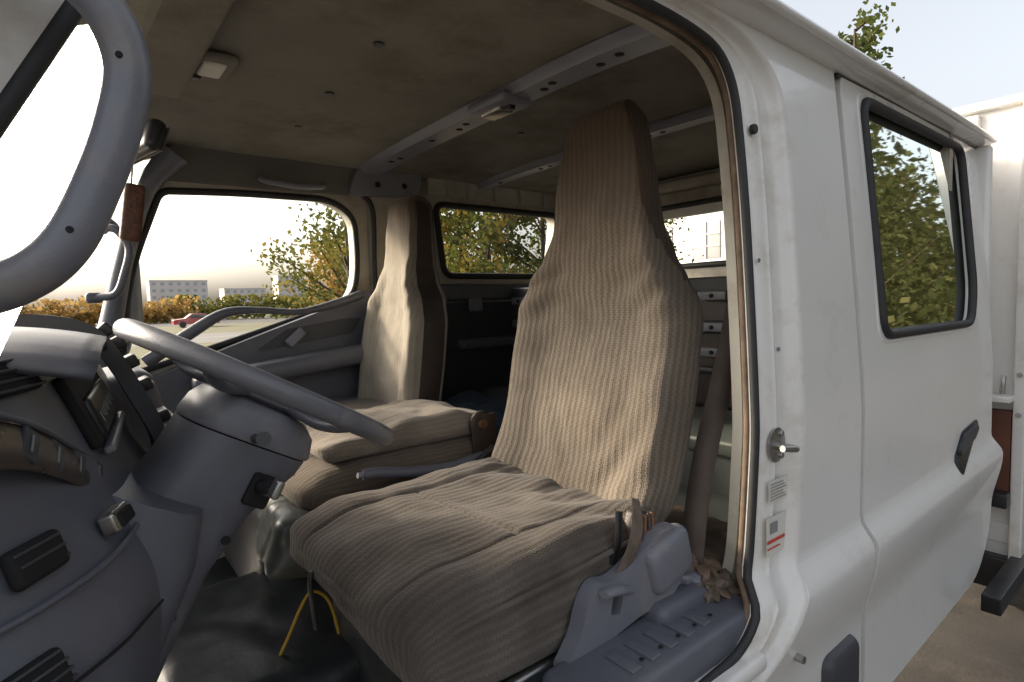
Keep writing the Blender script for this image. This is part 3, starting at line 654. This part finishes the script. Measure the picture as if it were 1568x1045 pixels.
for i,(a,b) in enumerate([(0.10,0.19),(0.10,-0.19),(-0.12,0.155),(-0.12,-0.155)]):
    p=W0+e_*a*0.4+Vector((0,b*0.3,0))-n_*0.014
    q=W0+(e_*a+Vector((0,b,0))).normalized()*Rr
    tube('spoke_%d'%i,[p,(p+q)/2-n_*0.012,q],[0.022,0.015,0.012],M_grey,sw,flat=0.5,flatdir=tuple(n_))

# ------------------------------------------------------------------ SEATS
XF_D=[(1.33,0.80),(1.45,0.860),(1.59,0.902),(1.75,0.932),(1.89,0.940),(2.05,0.945),(2.24,0.950)]
HW_D=[(1.33,0.225),(1.40,0.242),(1.6,0.247),(1.74,0.246),(1.79,0.236),(1.84,0.205),(1.89,0.172),(1.96,0.146),(2.06,0.130),(2.13,0.116),(2.18,0.102),(2.22,0.086)]
XF_P=[(1.33,0.83),(1.6,0.872),(1.8,0.897),(2.24,0.925)]
HW_P=[(1.33,0.18),(1.6,0.192),(1.74,0.188),(1.81,0.165),(1.87,0.122),(1.93,0.098),(2.05,0.090),(2.12,0.078),(2.16,0.062)]
def seat_back(name,parent,yc,m,side,z0,z1,hw,xf,th0=0.09,mside=False,zs=1.80,amp=1.0,hside=None):
    V,F=rb_data((0.11,1.0,z1-z0),0.045,(3,44,100))
    out=[];uv=[]
    zc=(z0+z1)/2
    for v in V:
        z=v.z+zc
        u=v.y/0.5
        w=interp(hw,z)
        tb=th0-0.010*sstep(zs,zs+0.3,z)
        t=v.x/0.11*tb
        y=u*w
        x=lerp(xf,z)+tb/2+t
        front=max(0,-v.x/0.055)
        x-=0.022*front*(sstep(0.45,0.85,abs(u)))*(1-sstep(zs,zs+0.15,z))
        x-=0.012*front*math.exp(-((z-1.55)/0.12)**2)*(1-u*u)
        x+=0.016*front*(abs(u)**3)*sstep(zs+0.1,zs+0.2,z)
        nn=noise.noise(Vector((y*7,z*6,yc*5)))*0.008+noise.noise(Vector((y*22+3,z*16,yc)))*0.003
        wr=0.005*amp*math.sin(z*70+y*14+5*noise.noise(Vector((y*5,z*5,2))))*math.exp(-((z-zs-0.02)/0.07)**2)*front*(0.25+abs(u))
        wr+=0.0045*amp*math.sin((z*34-abs(y)*50)+5*noise.noise(Vector((y*6,z*4,8))))*math.exp(-((z-1.46)/0.12)**2)*front*(0.3+abs(u))
        x+=-(nn+wr)*front
        for sy in (-0.60,0.60):
            d=abs(u-sy)*w
            if z<zs: x+=0.004*front*math.exp(-(d/0.0045)**2)
        if abs(u)>0.97:
            y+=math.copysign(0.005*noise.noise(Vector((x*8,z*9,yc))),u)
        y+=0.003*noise.noise(Vector((z*9,u,3+yc)))
        out.append(Vector((x,yc+y,z)))
        uu=y+(math.copysign(1,u))*max(0,(v.x+0.055))*0.9*sstep(0.8,1,abs(u))
        uv.append((uu,z))
    fm=[]
    for f in F:
        c=sum((V[i] for i in f),Vector())/len(f)
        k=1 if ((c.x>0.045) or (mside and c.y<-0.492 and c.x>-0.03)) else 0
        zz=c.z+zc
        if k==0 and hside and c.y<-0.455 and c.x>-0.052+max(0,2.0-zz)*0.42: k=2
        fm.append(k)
    return obj(name,out,F,m,parent,smooth=180,uv=uv,mats=[m,side]+([hside] if hside else []),fm=fm)
def cushion(name,parent,x0,x1,y0,y1,z0,z1,m,seams=True,r=0.05,nn=(60,60,8),crown=0.012,amp=1.0,taper=0.0,rise=0.0):
    sx,sy,sz=x1-x0,y1-y0,z1-z0
    V,F=rb_data((sx,sy,sz),r,nn); out=[]; uv=[]
    for v in V:
        a=v.x/(sx/2); b=v.y/(sy/2); top=max(0,v.z/(sz/2)); bot=max(0,-v.z/(sz/2))
        x,y,z=v
        y*=1-taper*max(0,-a)
        z+=crown*top*(1-a*a)*(1-b*b)
        z+=rise*top*(a*0.5+0.5)
        z-=0.022*top*sstep(-0.55,-1.0,a)
        if seams:
            z+=bot*sstep(-0.4,-1.0,a)*(0.030+0.030*sstep(-0.6,0.6,b))
            x+=0.012*bot*sstep(-0.8,-1.0,a)
            z-=0.018*top*math.exp(-((b)/0.45)**2)*math.exp(-((a-0.35)/0.5)**2)
            z+=0.006*top*math.exp(-((abs(b)-0.78)/0.15)**2)
            for sb in (-0.60,0.60):
                z-=0.005*top*math.exp(-((abs(b-sb)*sy/2)/0.005)**2)
            z-=0.0050*top*math.exp(-((abs(a+0.05+0.05*b)*sx/2)/0.005)**2)*(1 if abs(b)<0.60 else 0)
            wr=math.sin(46*(x*0.6+y*1.3)+8*noise.noise(Vector((x*5,y*5,1))))
            z+=0.0045*top*wr*sstep(0.1,0.8,a)*amp*(0.4+abs(noise.noise(Vector((x*7,y*7,4))))*2)
            wr2=math.sin(40*(y+x*0.35)+8*noise.noise(Vector((x*4,y*4,7))))
            z+=0.0045*top*wr2*sstep(-0.30,-0.8,b)*amp*sstep(-0.8,0.1,a)*(0.4+abs(noise.noise(Vector((x*6,y*6,9))))*2)
            if b<-0.95: y+=0.004*math.sin(40*x+6*noise.noise(Vector((x*6,z*12,2))))*(1-abs(v.z/(sz/2)))
        z+=amp*top*(noise.noise(Vector((x*8,y*8,z0)))*0.009+noise.noise(Vector((x*20,y*20,z0)))*0.0035)
        if abs(b)>0.98: y+=amp*0.006*noise.noise(Vector((x*12,z*20,5)))*math.copysign(1,b)
        if a<-0.98: x+=amp*0.006*noise.noise(Vector((y*12,z*20,5)))
        X,Y,Z=x+(x0+x1)/2,y+(y0+y1)/2,z+(z0+z1)/2
        out.append((X,Y,Z))
        drop=max(0,(sz/2-v.z))
        fx=sstep(0.9,1,-a) if a<0 else 0; fy=sstep(0.9,1,abs(b))
        uv.append((Y+math.copysign(drop*fy,b),X-drop*fx))
    return obj(name,out,F,m,parent,smooth=180,uv=uv)

ds=empty('driver_seat')
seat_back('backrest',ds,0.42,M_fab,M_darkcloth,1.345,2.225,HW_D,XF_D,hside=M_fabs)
cushion('cushion',ds,0.325,0.85,0.150,0.685,1.243,1.398,M_fab2,taper=0.02,rise=0.012,nn=(100,90,16),r=0.034)
pp=[(0.80,0.689,1.385),(0.6,0.690,1.378),(0.43,0.683,1.366),(0.362,0.668,1.352),(0.334,0.635,1.344),(0.325,0.55,1.346),(0.323,0.42,1.347),(0.325,0.29,1.346),(0.334,0.200,1.344),(0.362,0.167,1.352),(0.43,0.152,1.366),(0.6,0.145,1.378),(0.80,0.146,1.392)]
tube('piping',pp,0.0045,M_fab2,ds,segs=8)
rbox('seat_frame',(0.64,0.42,1.240),(0.40,0.46,0.05),0.015,M_black,ds)
tube('slide_rail',[(0.46,0.170,1.228),(0.88,0.175,1.235)],0.012,M_steel,ds,sm=1,segs=8)
tube('slide_lever',[(0.40,0.53,1.300),(0.335,0.52,1.332),(0.318,0.515,1.322),(0.318,0.51,1.28),(0.322,0.51,1.232)],0.0045,M_black,ds)
rc=roundpoly([(0.545,1.245),(0.60,1.235),(0.66,1.262),(0.735,1.275),(0.80,1.282),(0.838,1.305),(0.855,1.355),(0.835,1.398),(0.79,1.408),(0.745,1.392),(0.705,1.362),(0.665,1.35),(0.625,1.362),(0.60,1.335),(0.585,1.29)],0.018)
plate('recliner_cover',rc,[roundpoly([(0.652,1.300),(0.675,1.295),(0.683,1.325),(0.66,1.335)],0.006)],0.028,lambda u,v,w:(u,0.116+w-0.010*math.exp(-((u-0.79)/0.05)**2),v),M_greyl,ds,[0.6,0.64,0.68,0.72,0.76,0.8,0.84],'u')
rbox('recliner_knob',(0.795,0.115,1.350),(0.11,0.042,0.090),0.020,M_greyl,ds,rot=(0,R(-15),0))
tube('recliner_lever',[(0.70,0.120,1.325),(0.66,0.110,1.342),(0.625,0.106,1.348)],[0.012,0.014,0.010],M_greyl,ds,flat=0.6)
for k in range(6):
    tube('hinge_strap_%d'%k,[(0.700+0.010*k,0.138,1.345),(0.722+0.011*k,0.130+0.003*(k%2),1.385),(0.742+0.010*k,0.142,1.425)],0.0042,M_rust if k%2 else M_darkcloth,ds)
tube('frayed_strap',[(0.755,0.148,1.455),(0.735,0.128,1.425),(0.715,0.122,1.39),(0.692,0.126,1.355),(0.684,0.132,1.335)],[0.010,0.014,0.013,0.011,0.007],M_carpet,ds,flat=0.25,flatdir=(0.3,1,0.2))
tube('buckle_strap',[(0.695,0.150,1.36),(0.700,0.140,1.40),(0.712,0.148,1.445)],0.009,M_black,ds,flat=0.4,flatdir=(0,1,0))
rbox('hinge_block',(0.765,0.158,1.395),(0.05,0.03,0.07),0.012,M_darkcloth,ds,rot=(0,R(20),0))

ps=empty('passenger_bench_seat')
seat_back('backrest',ps,1.30,M_fab3,M_darkcloth,1.40,2.165,HW_P,XF_P,mside=True,zs=1.80,th0=0.12,amp=0.3)
cushion('cushion',ps,0.40,0.92,0.80,1.54,1.315,1.425,M_fab4,seams=False,nn=(40,50,8),amp=1.4)
cushion('folded_centre_backrest',ps,0.46,0.94,0.81,1.16,1.43,1.495,M_fab5,seams=False,r=0.028,nn=(40,34,6),amp=2.0)
cushion('outer_cushion_top',ps,0.50,0.94,1.17,1.54,1.40,1.46,M_fab4,seams=False,r=0.03,nn=(20,20,4))
rbox('bench_frame',(0.66,1.17,1.29),(0.46,0.66,0.06),0.02,M_black,ps)
disc('pivot_disc',(0.895,0.805,1.465),0.036,0.012,M_darkcloth,'Y',ps); disc('pivot_bolt',(0.895,0.793,1.465),0.014,0.01,M_rust,'Y',ps)
rbox('pivot_bracket',(0.905,0.80,1.42),(0.08,0.012,0.14),0.005,M_darkcloth,ps)
hb=empty('hand_brake_lever')
tube('lever',[(0.525,0.75,1.412),(0.56,0.75,1.410),(0.66,0.75,1.390),(0.76,0.75,1.380),(0.86,0.75,1.385)],[0.012,0.013,0.014,0.016,0.018],M_grey,hb)
tube('release_button',[(0.512,0.75,1.413),(0.527,0.75,1.411)],0.007,M_greyl,hb,sm=1)
rbox('boot',(0.85,0.75,1.34),(0.14,0.08,0.08),0.03,M_greyd,hb)
tube('second_lever',[(0.72,0.70,1.365),(0.80,0.71,1.385),(0.87,0.71,1.42)],0.009,M_black,hb)

rs=empty('rear_bench_seat')
cushion('cushion',rs,1.36,1.62,0.16,1.5,1.36,1.44,M_vinylg,seams=False,nn=(20,50,4),r=0.035)
rbox('back_panel',(1.68,0.85,1.64),(0.05,1.36,0.42),0.02,M_darkcloth,rs)
rbox('upper_rail',(1.645,0.85,1.835),(0.035,1.42,0.05),0.008,M_greyd,rs)
rbox('lower_rail',(1.645,0.85,1.70),(0.03,1.42,0.04),0.008,M_greyd,rs)
rbox('lower_tube',(1.640,0.85,1.56),(0.025,1.42,0.025),0.010,M_greyd,rs)
for i,(y,z) in enumerate([(1.50,1.80),(1.50,1.70),(0.54,1.80),(0.54,1.70),(0.54,1.62),(1.42,1.62),(1.3,1.80)]):
    rbox('bracket_%d'%i,(1.625,y,z),(0.02,0.10,0.03),0.004,M_rail,rs)
    disc('bracket_bolt_%d'%i,(1.614,y,z),0.007,0.004,M_hole,'X',rs)
jk=empty('folded_jacket')
rbox('cloth',(1.15,1.25,1.36),(0.35,0.3,0.16),0.07,mat('navy_cloth',(0.05,0.075,0.11),0.85,0,0.3,10),jk,n=(24,24,10),fn=lambda v:drape(v,0.05,9))

sb=empty('seat_belt')
def ribbon(name,pts,w,wd,m,parent):
    P=catmull(pts,8); Wd=catmull(wd,8); V=[];F=[]
    for p,d in zip(P,Wd):
        d=d.normalized()*w/2; V+= [p-d,p+d]
    for i in range(len(P)-1): F.append([2*i,2*i+1,2*i+3,2*i+2])
    o=obj(name,V,F,m,parent,smooth=180); md=o.modifiers.new('so','SOLIDIFY'); md.thickness=0.0015; return o
ribbon('webbing',[(1.15,0.135,2.02),(1.112,0.14,1.90),(1.065,0.145,1.75),(1.015,0.15,1.60),(0.98,0.15,1.52),(0.945,0.15,1.42),(0.905,0.14,1.30)],0.046,[(0.7,-0.5,0.1),(0.7,-0.5,0.1),(0.7,-0.5,0.1),(0.65,-0.6,0.1),(0.3,-0.9,0.1),(0.2,-0.9,0.1),(0.2,-0.9,0.1)],M_belt,sb)
rbox('pillar_anchor',(1.15,0.115,2.04),(0.06,0.03,0.07),0.01,M_black,sb)

# ------------------------------------------------------------------ CARGO BED
cb=empty('cargo_bed')
rbox('headboard_side_panel',(2.62,0.20,1.62),(0.03,0.52,1.62),0.006,M_white,cb)
rbox('headboard_lower_panel',(2.62,1.0,1.40),(0.03,1.10,0.95),0.006,M_white,cb)
rbox('headboard_post',(2.60,-0.045,1.62),(0.07,0.035,1.66),0.006,M_jamb,cb)
rbox('headboard_top_rail',(2.60,0.80,2.435),(0.06,1.74,0.03),0.006,M_jamb,cb)
rbox('headboard_far_post',(2.60,1.66,1.62),(0.07,0.05,1.60),0.006,M_white,cb)
rbox('headboard_rib',(2.592,0.11,1.62),(0.03,0.04,1.58),0.008,M_jamb,cb)
rbox('latch_shelf',(2.56,0.05,1.415),(0.10,0.16,0.02),0.004,M_jamb,cb)
rbox('primer_plate',(2.585,0.04,1.22),(0.03,0.13,0.30),0.004,M_redbr,cb)
tube('latch_pin',[(2.56,0.0,1.43),(2.56,0.0,1.47),(2.57,0.0,1.49)],0.008,M_steel,cb)
for i,z in enumerate((1.36,1.50,2.38)): disc('headboard_bolt_%d'%i,(2.560,-0.045,z),0.008,0.006,M_steel,'X',cb,segs=8)
rbox('bracket_low',(2.55,0.03,1.06),(0.08,0.12,0.05),0.006,M_black,cb)
rbox('bed_crossmember',(2.62,0.8,0.78),(0.12,1.7,0.12),0.01,M_black,cb)
rbox('bed_floor',(4.6,0.82,0.92),(4.0,1.76,0.08),0.01,M_white,cb)
rbox('bed_side_board',(4.65,-0.04,1.15),(3.95,0.03,0.40),0.006,M_white,cb)
sg=empty('side_guard_bar')
rbox('bar',(3.0,-0.06,0.83),(1.65,0.05,0.055),0.004,M_black,sg)
rbox('bar_end_cap',(2.174,-0.06,0.83),(0.004,0.044,0.048),0.002,M_hole,sg)
rbox('hanger',(2.75,0.0,0.92),(0.06,0.10,0.16),0.006,M_black,sg)
rbox('hanger_rear',(3.7,0.0,0.92),(0.06,0.10,0.16),0.006,M_black,sg)
def wheel(c,r,w):
    parent=empty('truck_wheel')
    k=36; prof=[(0.25*r,-w*0.1),(0.55*r,-w*0.15),(0.6*r,-w*0.5),(0.92*r,-w*0.5),(r,-w*0.35),(r,w*0.35),(0.92*r,w*0.5),(0.5*r,w*0.5)]
    V=[];F=[]
    for i in range(k):
        a=2*math.pi*i/k
        for rr,yy in prof: V.append((c[0]+rr*math.cos(a),c[1]+yy,c[2]+rr*math.sin(a)))
    K=len(prof)
    for i in range(k):
        for j in range(K-1): F.append([i*K+j,((i+1)%k)*K+j,((i+1)%k)*K+j+1,i*K+j+1])
    obj('tyre',V,F,M_rubber,parent,smooth=40); disc('hub',(c[0],c[1]-w*0.1,c[2]),0.3*r,0.05,M_steel,'Y',parent)
wheel((0.35,0.12,0.40),0.40,0.2); wheel((0.35,1.58,0.40),0.40,0.2)
wheel((4.2,0.16,0.40),0.40,0.2); wheel((4.2,1.54,0.40),0.40,0.2)

# ------------------------------------------------------------------ SETTING
def sheet(name,x0,x1,y0,y1,z,m):
    return obj(name,[(x0,y0,z),(x1,y0,z),(x1,y1,z),(x0,y1,z)],[[0,1,2,3]],m,None,smooth=0)
sheet('ground',-600,600,-600,600,0,M_asph)
sheet('grass_verge',-300,300,16,34,0.004,M_grass)
sheet('sandy_lot',-300,40,6.5,16,0.004,M_dirt)
sheet('road',-300,300,34,48,0.008,M_road)
sheet('road_marking',-300,300,40.9,41.05,0.012,M_mark)
sheet('far_grass',-400,400,48,75,0.004,M_grass)
rbox('kerb',(0,16.0,0.06),(300,0.15,0.13),0.02,M_bldf)
def tree(name,x,y,h,cr,ch,leaf,n=9000,ls=0.10,trunk=0.16,seed=1):
    rnd=random.Random(seed); V=[];F=[];fm=[]
    base=h-ch
    def cyl(a,b,ra,rb_,k=7):
        a=Vector(a);b=Vector(b); t=(b-a).normalized(); up=Vector((0,0,1)) if abs(t.z)<0.9 else Vector((1,0,0))
        s=t.cross(up).normalized(); u=s.cross(t); i0=len(V)
        for p,r in ((a,ra),(b,rb_)):
            for q in range(k):
                w=2*math.pi*q/k; V.append(p+s*math.cos(w)*r+u*math.sin(w)*r)
        for q in range(k): F.append([i0+q,i0+(q+1)%k,i0+k+(q+1)%k,i0+k+q]); fm.append(0)
    cyl((x,y,0),(x+0.1,y,base+ch*0.3),trunk,trunk*0.6); cyl((x+0.1,y,base+ch*0.3),(x,y,h*0.93),trunk*0.6,0.02)
    clumps=[]
    for i in range(26):
        a=rnd.uniform(0,2*math.pi); zz=base+ch*rnd.uniform(0.05,0.95)
        f=math.sqrt(max(0.05,1-((zz-base-ch*0.45)/(ch*0.58))**2))
        rr=cr*f*rnd.uniform(0.55,1.0)
        p=Vector((x+rr*math.cos(a),y+rr*math.sin(a),zz)); s=Vector((x+0.05,y,max(0.5,zz-rr*0.7)))
        cyl(s,p,0.04,0.008,5); clumps.append((p,rnd.uniform(0.18,0.42)*cr))
        clumps.append((s.lerp(p,0.6),rnd.uniform(0.15,0.3)*cr))
    for i in range(n):
        c,r=clumps[rnd.randrange(len(clumps))]
        d=Vector((rnd.gauss(0,1),rnd.gauss(0,1),rnd.gauss(0,0.8)))*r*0.5
        p=c+d; s=ls*rnd.uniform(0.5,1.2)
        a=Vector((rnd.gauss(0,1),rnd.gauss(0,1),rnd.gauss(0,1))).normalized(); b=a.cross(Vector((rnd.random(),rnd.random(),rnd.random()))).normalized()
        i0=len(V); V.extend([p-a*s*0.5,p+b*s*0.3,p+a*s*0.5,p-b*s*0.3]); F.append([i0,i0+1,i0+2,i0+3]); fm.append(1)
    return obj(name,V,F,M_bark,None,smooth=0,mats=[M_bark,leaf],fm=fm)
tree('autumn_tree',5.0,11.5,5.4,1.6,4.6,M_leafy,7500,0.12,seed=3)
tree('maple_tree',9.6,22,4.6,1.9,3.8,M_leafo,5000,0.2,seed=4)
for i,(x,y,h,c) in enumerate([(9.5,12.5,7,2.4),(12.5,13.5,8,2.8),(15.5,13,7.5,2.6),(12,16,9,3),(18,16,9,3),(9.0,16,7.5,2.0)]):
    tree('leafy_tree',x,y,h,c,h-0.7,M_leafg if i%3 else M_leafy,8000,0.18,seed=20+i)
tree('tall_tree',15.4,5.3,8.7,1.0,3.3,M_leafg,1500,0.18,seed=50)
for i,(x,y,h,c) in enumerate([(9,-4.4,6.0,2.2),(13,-6,9,3.2),(20,-8,11,4.0),(27,-10,13,5.0)]):
    tree('roadside_tree',x,y,h,c,h-0.5,M_leafd,11000,0.22,seed=70+i)
def mass(name,x0,x1,y,h,leaf,n,ls,seed,dep=1.5):
    rnd=random.Random(seed); V=[];F=[]
    tops=[rnd.uniform(0.35,1)*h for _ in range(60)]
    for i in range(n):
        t=rnd.random(); x=x0+(x1-x0)*t; hh=tops[int(t*59)]; z=rnd.random()**0.7*hh
        p=Vector((x+rnd.gauss(0,0.8),y+rnd.gauss(0,dep),z)); s=ls*rnd.uniform(0.5,1.3)
        a=Vector((rnd.gauss(0,1),rnd.gauss(0,1),rnd.gauss(0,1))).normalized(); b=a.cross(Vector((rnd.random(),rnd.random(),rnd.random()))).normalized()
        i0=len(V); V.extend([p-a*s*0.5,p+b*s*0.4,p+a*s*0.5,p-b*s*0.4]); F.append([i0,i0+1,i0+2,i0+3])
    return obj(name,V,F,leaf,None,smooth=0)
mass('distant_trees',-10,16,100,4.2,M_leafo,4500,0.7,5)
mass('distant_trees',16,90,110,5.0,M_leafy,7000,0.8,6)
mass('distant_trees',-60,-8,105,4.2,M_leafo,4000,0.8,8)
mass('woodland',6,60,-15,16,M_leafd,26000,0.7,9,2.0)
def building(name,x,y,w,d,h,m,nx,nz):
    e=empty(name); rbox('walls',(x,y,h/2),(w,d,h),0.02,m,e)
    rbox('roof',(x,y,h+0.15),(w+0.4,d+0.4,0.3),0.02,M_bldf,e)
    for i in range(nx):
        for j in range(nz):
            ww=w/nx; hh=h/nz
            rbox('window_%d_%d'%(i,j),(x-w/2+ww*(i+0.5),y-d/2-0.01,hh*(j+0.55)),(ww*0.45,0.06,hh*0.45),0.01,M_winf,e)
building('apartment_block',50,340,26,12,17,M_bldf,7,5)
building('apartment_block',84,350,22,12,13,M_bldf,6,4)
building('apartment_block',112,360,14,12,21,M_bldf,4,6)
wb=empty('white_building')
rbox('walls',(28,14,3.2),(8,17,6.4),0.05,M_bldw,wb); rbox('roof',(28,14,6.6),(8.6,17.6,0.4),0.05,M_bldf,wb)
for i in range(6):
    for j in range(2):
        yc=7+2.6*i; zc=1.7+2.7*j
        rbox('window_%d_%d'%(i,j),(23.99,yc,zc),(0.06,1.5,1.7),0.01,M_winf,wb)
        rbox('mullion_%d_%d'%(i,j),(23.94,yc,zc),(0.06,0.10,1.7),0.01,M_bldw,wb)
        for q in (-0.28,0.28): rbox('glazing_bar_%d_%d_%d'%(i,j,q>0),(23.95,yc,zc+q),(0.05,1.5,0.07),0.01,M_bldw,wb)
rcar=empty('parked_car')
loft('body',[[Vector((9.4+dx,68+0.85*sy*sw_,zz)) for sy,zz in ((-1,0.35),(-1,0.8),(-0.9,hz),(0.9,hz),(1,0.8),(1,0.35))] for dx,hz,sw_ in ((0,0.75,0.9),(0.15,0.85,1),(1.1,0.95,1),(1.7,1.42,0.95),(2.9,1.45,0.95),(3.6,1.0,1),(4.2,0.9,1),(4.3,0.7,0.9))],M_carred,rcar)
for i,x in enumerate((10.2,12.8)):
    disc('wheel_%d'%i,(x,67.2,0.33),0.33,0.1,M_rubber,'Y',rcar)
rbox('side_glass',(11.7,67.12,1.15),(1.5,0.05,0.32),0.02,M_win,rcar)

# ------------------------------------------------------------------ LIGHT
w=bpy.data.worlds.new('World'); sc.world=w; w.use_nodes=True
nt=w.node_tree; bg=nt.nodes['Background']; sky=nt.nodes.new('ShaderNodeTexSky'); sky.sky_type='NISHITA'
sky.sun_disc=False; sky.sun_elevation=R(22); az=math.atan2(-0.55,0.80)
sky.sun_rotation=az; sky.air_density=1.0; sky.dust_density=7.0; sky.ozone_density=1.0
hs=nt.nodes.new('ShaderNodeHueSaturation'); hs.inputs['Saturation'].default_value=0.42; hs.inputs['Value'].default_value=1.0
nt.links.new(sky.outputs[0],hs.inputs['Color'])
tn=nt.nodes.new('ShaderNodeMix'); tn.data_type='RGBA'; tn.blend_type='MULTIPLY'; tn.inputs[0].default_value=1.0
nt.links.new(hs.outputs[0],tn.inputs[6]); tn.inputs[7].default_value=(1.03,1.0,0.965,1)
nt.links.new(tn.outputs[2],bg.inputs[0]); bg.inputs[1].default_value=0.44
sl=bpy.data.lights.new('sun','SUN'); sl.energy=4.2; sl.angle=R(6); sl.color=(1,0.82,0.60)
so=bpy.data.objects.new('sun',sl); COL.objects.link(so)
el=R(22); sd=Vector((math.sin(az)*math.cos(el),math.cos(az)*math.cos(el),math.sin(el)))
so.rotation_euler=sd.to_track_quat('Z','Y').to_euler()

# ------------------------------------------------------------------ CAMERA
cam=bpy.data.objects.new('Camera',bpy.data.cameras.new('Camera')); COL.objects.link(cam); sc.camera=cam
yaw=R(38.6); pitch=R(4.0); roll=R(1.6)
f=Vector((math.sin(yaw)*math.cos(pitch),math.cos(yaw)*math.cos(pitch),-math.sin(pitch)))
r=Vector((math.cos(yaw),-math.sin(yaw),0)); u=r.cross(f)
r2=r*math.cos(roll)-u*math.sin(roll); u2=u*math.cos(roll)+r*math.sin(roll)
mx=Matrix((r2,u2,-f)).transposed().to_4x4(); mx.translation=Vector((0,-0.47,1.8)); cam.matrix_world=mx
cam.data.lens=36*870/1568; cam.data.sensor_width=36; cam.data.clip_start=0.02; cam.data.clip_end=2000
sc.view_settings.view_transform='Standard'; sc.view_settings.look='None'; sc.view_settings.exposure=0
